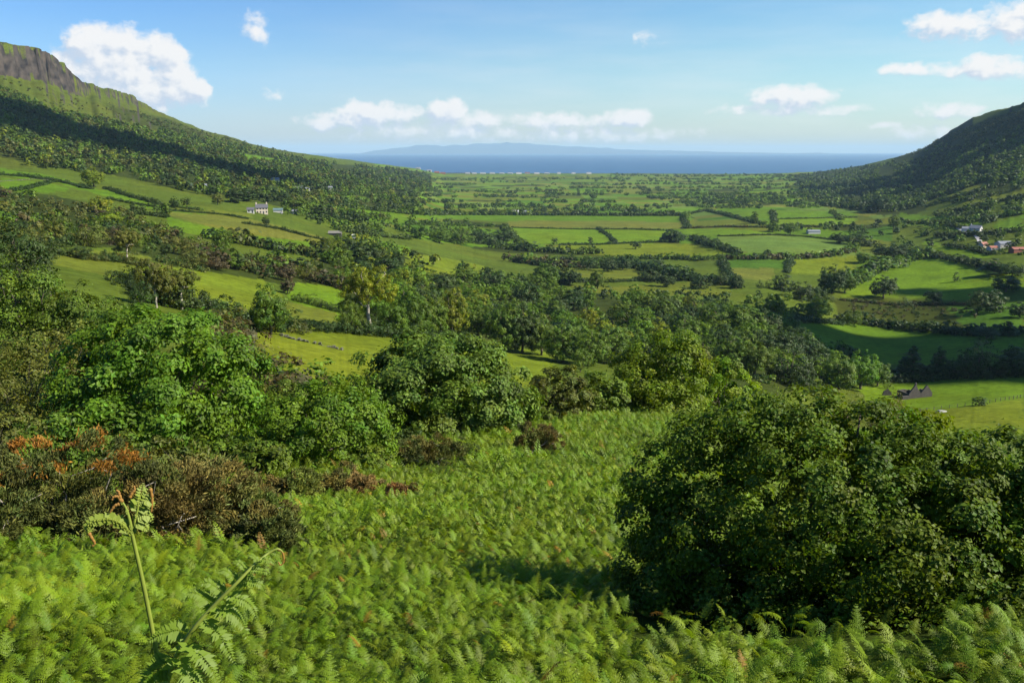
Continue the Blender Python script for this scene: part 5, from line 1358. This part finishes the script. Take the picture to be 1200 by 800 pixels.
rv = np.random.default_rng(14)
vill = [(512,205.6,BRICK,REDR,'red brick building','at the harbour'),(519,205.2,BRICK,REDR,'red brick building','beside the pier root'),(503,207,WALLP,ROOFP,'long white building','below the headland'),(490,207.5,WALLP,ROOFP,'white building','under the headland woods'),
 (548,204.6,WALLP,ROOFP,'white house','at the pier end of the shore'),(556,204.4,WALLP,ROOFP,'cream house','at the pier end of the shore'),(566,204.5,WALLP,ROOFP,'white house','near the pier'),(577,204.4,WALLP,ROOFP,'cream house','left of the shore village middle'),(588,204.4,WALLP,ROOFP,'white house','left of the shore village middle'),
 (598,204.2,WALLP,ROOFP,'cream terrace','in the shore village middle'),(608,204.4,WALLP,ROOFP,'white terrace','in the shore village middle'),(618,204.2,CREAM,REDR,'cream red-roofed terrace','in the shore village middle'),(629,204.3,WALLP,ROOFP,'white terrace','right of the shore village middle'),(641,204.2,WALLP,ROOFP,'cream terrace','right of the shore village middle'),(655,204.3,WALLP,ROOFP,'white house','toward the right end of the shore'),(672,204.2,WALLP,ROOFP,'white house','at the right end of the shore'),(690,204.2,WALLP,ROOFP,'cream house','last on the right of the shore')]
seen = {}
for u, v, wm, rm, a, b in vill:
    n = seen.get((a, b), 0); seen[(a, b)] = n+1
    lab = f"distant {a} {b}"+(', the right one of the two' if n else '')
    house('village_house', lab, u, v, rv.uniform(18, 32), 9, rv.uniform(5.5, 7.5), 3, rv.uniform(-8, 8), wm, rm, 0, 0, 'houses of the shore village', d=5050)
m = MB(); a = pix3(514, 203, 5330); b = pix3(553, 203, 5330); L_ = b[0]-a[0]; m.box(0, L_, -5, 5, 2.2, 4.5)
for k in range(12): m.box(k*L_/12+4, k*L_/12+8, -4, 4, -4, 2.2)
m.box(L_*.1, L_*.12, -3, 3, 4.5, 8.5); m.box(L_*.94, L_*.965, -2, 2, 4.5, 9)
tag(m.build('pier', RUINM, None, False, (a[0], 5330, 0)), 'long dark pier running out from the harbour below the headland', 'pier')

# roofless stone ruin with two gables
def ruin():
    p = cast([1078], [466])[0]; o = thing('ruined_cottage', 'roofless dark stone ruin with twin pointed gables in a green field', 'ruin', tuple(p), rad(12))
    def gable(x0, x1, y, h, e, t=.6):
        m = MB(); c = (x0+x1)/2; n = 9; r = np.random.default_rng(int(h*10))
        xs = np.linspace(x0, x1, n); top = [e+(h-e)*(1-abs(x-c)/((x1-x0)/2))+r.normal()*.07 for x in xs]
        for i in range(n-1):
            A = [(xs[i],y,-1),(xs[i+1],y,-1),(xs[i+1],y,top[i+1]),(xs[i],y,top[i])]; B = [(x, y+t, z) for x, _, z in A]
            m.poly(A); m.poly(B[::-1]); m.poly([A[3], A[2], B[2], B[3]])
            if i == 0: m.poly([A[0], A[3], B[3], B[0]])
            if i == n-2: m.poly([A[2], A[1], B[1], B[2]])
        return m
    gable(-4.6, .2, 0, 5.0, 1.7).build('gable', RUINM, o); gable(.5, 5.2, .3, 4.6, 1.6).build('gable', RUINM, o); gable(-4.6, .2, 6.2, 1.7, 1.2).build('gable', RUINM, o)
    for bx in ((-4.6, -4.05, .62, 6.18, -1, 1.6), (-.35, .18, .62, 6.18, -1, 1.5), (4.65, 5.18, .92, 6.6, -1, 1.4)):
        m = MB(); m.box(*bx); m.build('wall', RUINM, o)
    m = MB(); m.box(-2.3, -1.7, .05, .55, 4.6, 5.6); m.build('chimney', RUINM, o)
    m = MB(); m.box(-7.4, -4.9, -.4, .2, -1, 1.1); m.build('low_wall', RUINM, o)
ruin()
def rubble():
    p = cast([1039], [463])[0]; m = MB(); r = np.random.default_rng(2)
    m.poly([(-2,-.3,-1),(2,-.3,-1),(1.6,-.3,1.2),(.3,-.3,2.5),(-1.2,-.3,1.6)]); m.poly([(2,.3,-1),(-2,.3,-1),(-1.2,.3,1.6),(.3,.3,2.5),(1.6,.3,1.2)])
    e = [(-2,-1),(2,-1),(1.6,1.2),(.3,2.5),(-1.2,1.6)]
    for i in range(1, 5): a, b = e[i], e[(i+1) % 5]; m.poly([(a[0],-.3,a[1]),(a[0],.3,a[1]),(b[0],.3,b[1]),(b[0],-.3,b[1])])
    a, b = e[1], e[2]; m.poly([(a[0],-.3,a[1]),(a[0],.3,a[1]),(b[0],.3,b[1]),(b[0],-.3,b[1])])
    tag(m.build('ruined_wall', RUINM, None, False, tuple(p)), 'broken stone wall end standing left of the twin-gabled ruin', 'ruin')
rubble()
def fence():
    line = [(1062,485),(1090,481),(1130,476),(1165,471),(1204,465)]
    pts = [(line[i][0]+(line[i+1][0]-line[i][0])*t/8, line[i][1]+(line[i+1][1]-line[i][1])*t/8) for i in range(4) for t in range(8)]+[line[-1]]
    q = cast([p[0] for p in pts], [p[1] for p in pts]); o = thing('wire_fence', 'post and wire fence dividing the two pastures by the ruin', 'fence', tuple(q[0]))
    seg = np.linalg.norm(np.diff(q[:, :2], axis=0), axis=1); cum = np.concatenate([[0], np.cumsum(seg)]); W = plain_mat('weathered_post', (.10, .085, .07), .9, .3, 8); s = 0; tops = []; pm = None
    while s < cum[-1]:
        p = np.array([np.interp(s, cum, q[:, c]) for c in range(3)])-q[0]
        if pm is None: m = MB(); m.box(-.07, .07, -.07, .07, -.3, 1.2); pm = m.mesh('post', [W])
        po = obj('post', pm, o, tuple(p)); po.rotation_euler = (random.uniform(-.06, .06), random.uniform(-.06, .06), random.random()); tops.append(p); s += 2.6
    m = MB()
    for z in (.5, .8, 1.08): m.tube([t+[0, 0, z] for t in tops], [.012]*len(tops), 4)
    m.build('wire', W, o)
fence()
p = cast([1103], [483])[0]; m = MB(); r = np.random.default_rng(12)
import bmesh
bm = bmesh.new(); bmesh.ops.create_icosphere(bm, subdivisions=2, radius=1)
for v in bm.verts: v.co.x *= 2.0; v.co.y *= 1.0; v.co.z = v.co.z*.55+.2; v.co *= 1+.16*r.normal()
me = bpy.data.meshes.new('boulder'); bm.to_mesh(me); bm.free(); me.materials.append(plain_mat('pale_rock', (.26, .26, .23), .9, .2, 1)); 
tag(obj('boulder', me, None, tuple(p)), 'pale boulder lying in the pasture below the fence', 'rock')
# farm lane by the white houses
def lane(name, line, w, label, col):
    pts = [(line[i][0]+(line[i+1][0]-line[i][0])*t/6, line[i][1]+(line[i+1][1]-line[i][1])*t/6) for i in range(len(line)-1) for t in range(6)]+[line[-1]]
    q = cast([p[0] for p in pts], [p[1] for p in pts]); V = []; Fc = []
    T = np.gradient(q[:, :2], axis=0); T /= np.linalg.norm(T, axis=1)[:, None]+1e-9
    for c, t in zip(q, T):
        for s in (-1, 1): x, y = c[0]-t[1]*w*s, c[1]+t[0]*w*s; V.append((x, y, float(ground(x, y))+.25))
    for i in range(len(q)-1): Fc.append((2*i, 2*i+2, 2*i+3, 2*i+1))
    tag(obj(name, mesh_np(name, V, Fc, None, [plain_mat(name+'_surface', col, .95, .2, .3)])), label, kind='structure')
lane('driveway', [(1122,267),(1130,271),(1142,274),(1147,280),(1150,288)], 2.2, 'pale gravel driveway to the white houses', (.36, .34, .32))
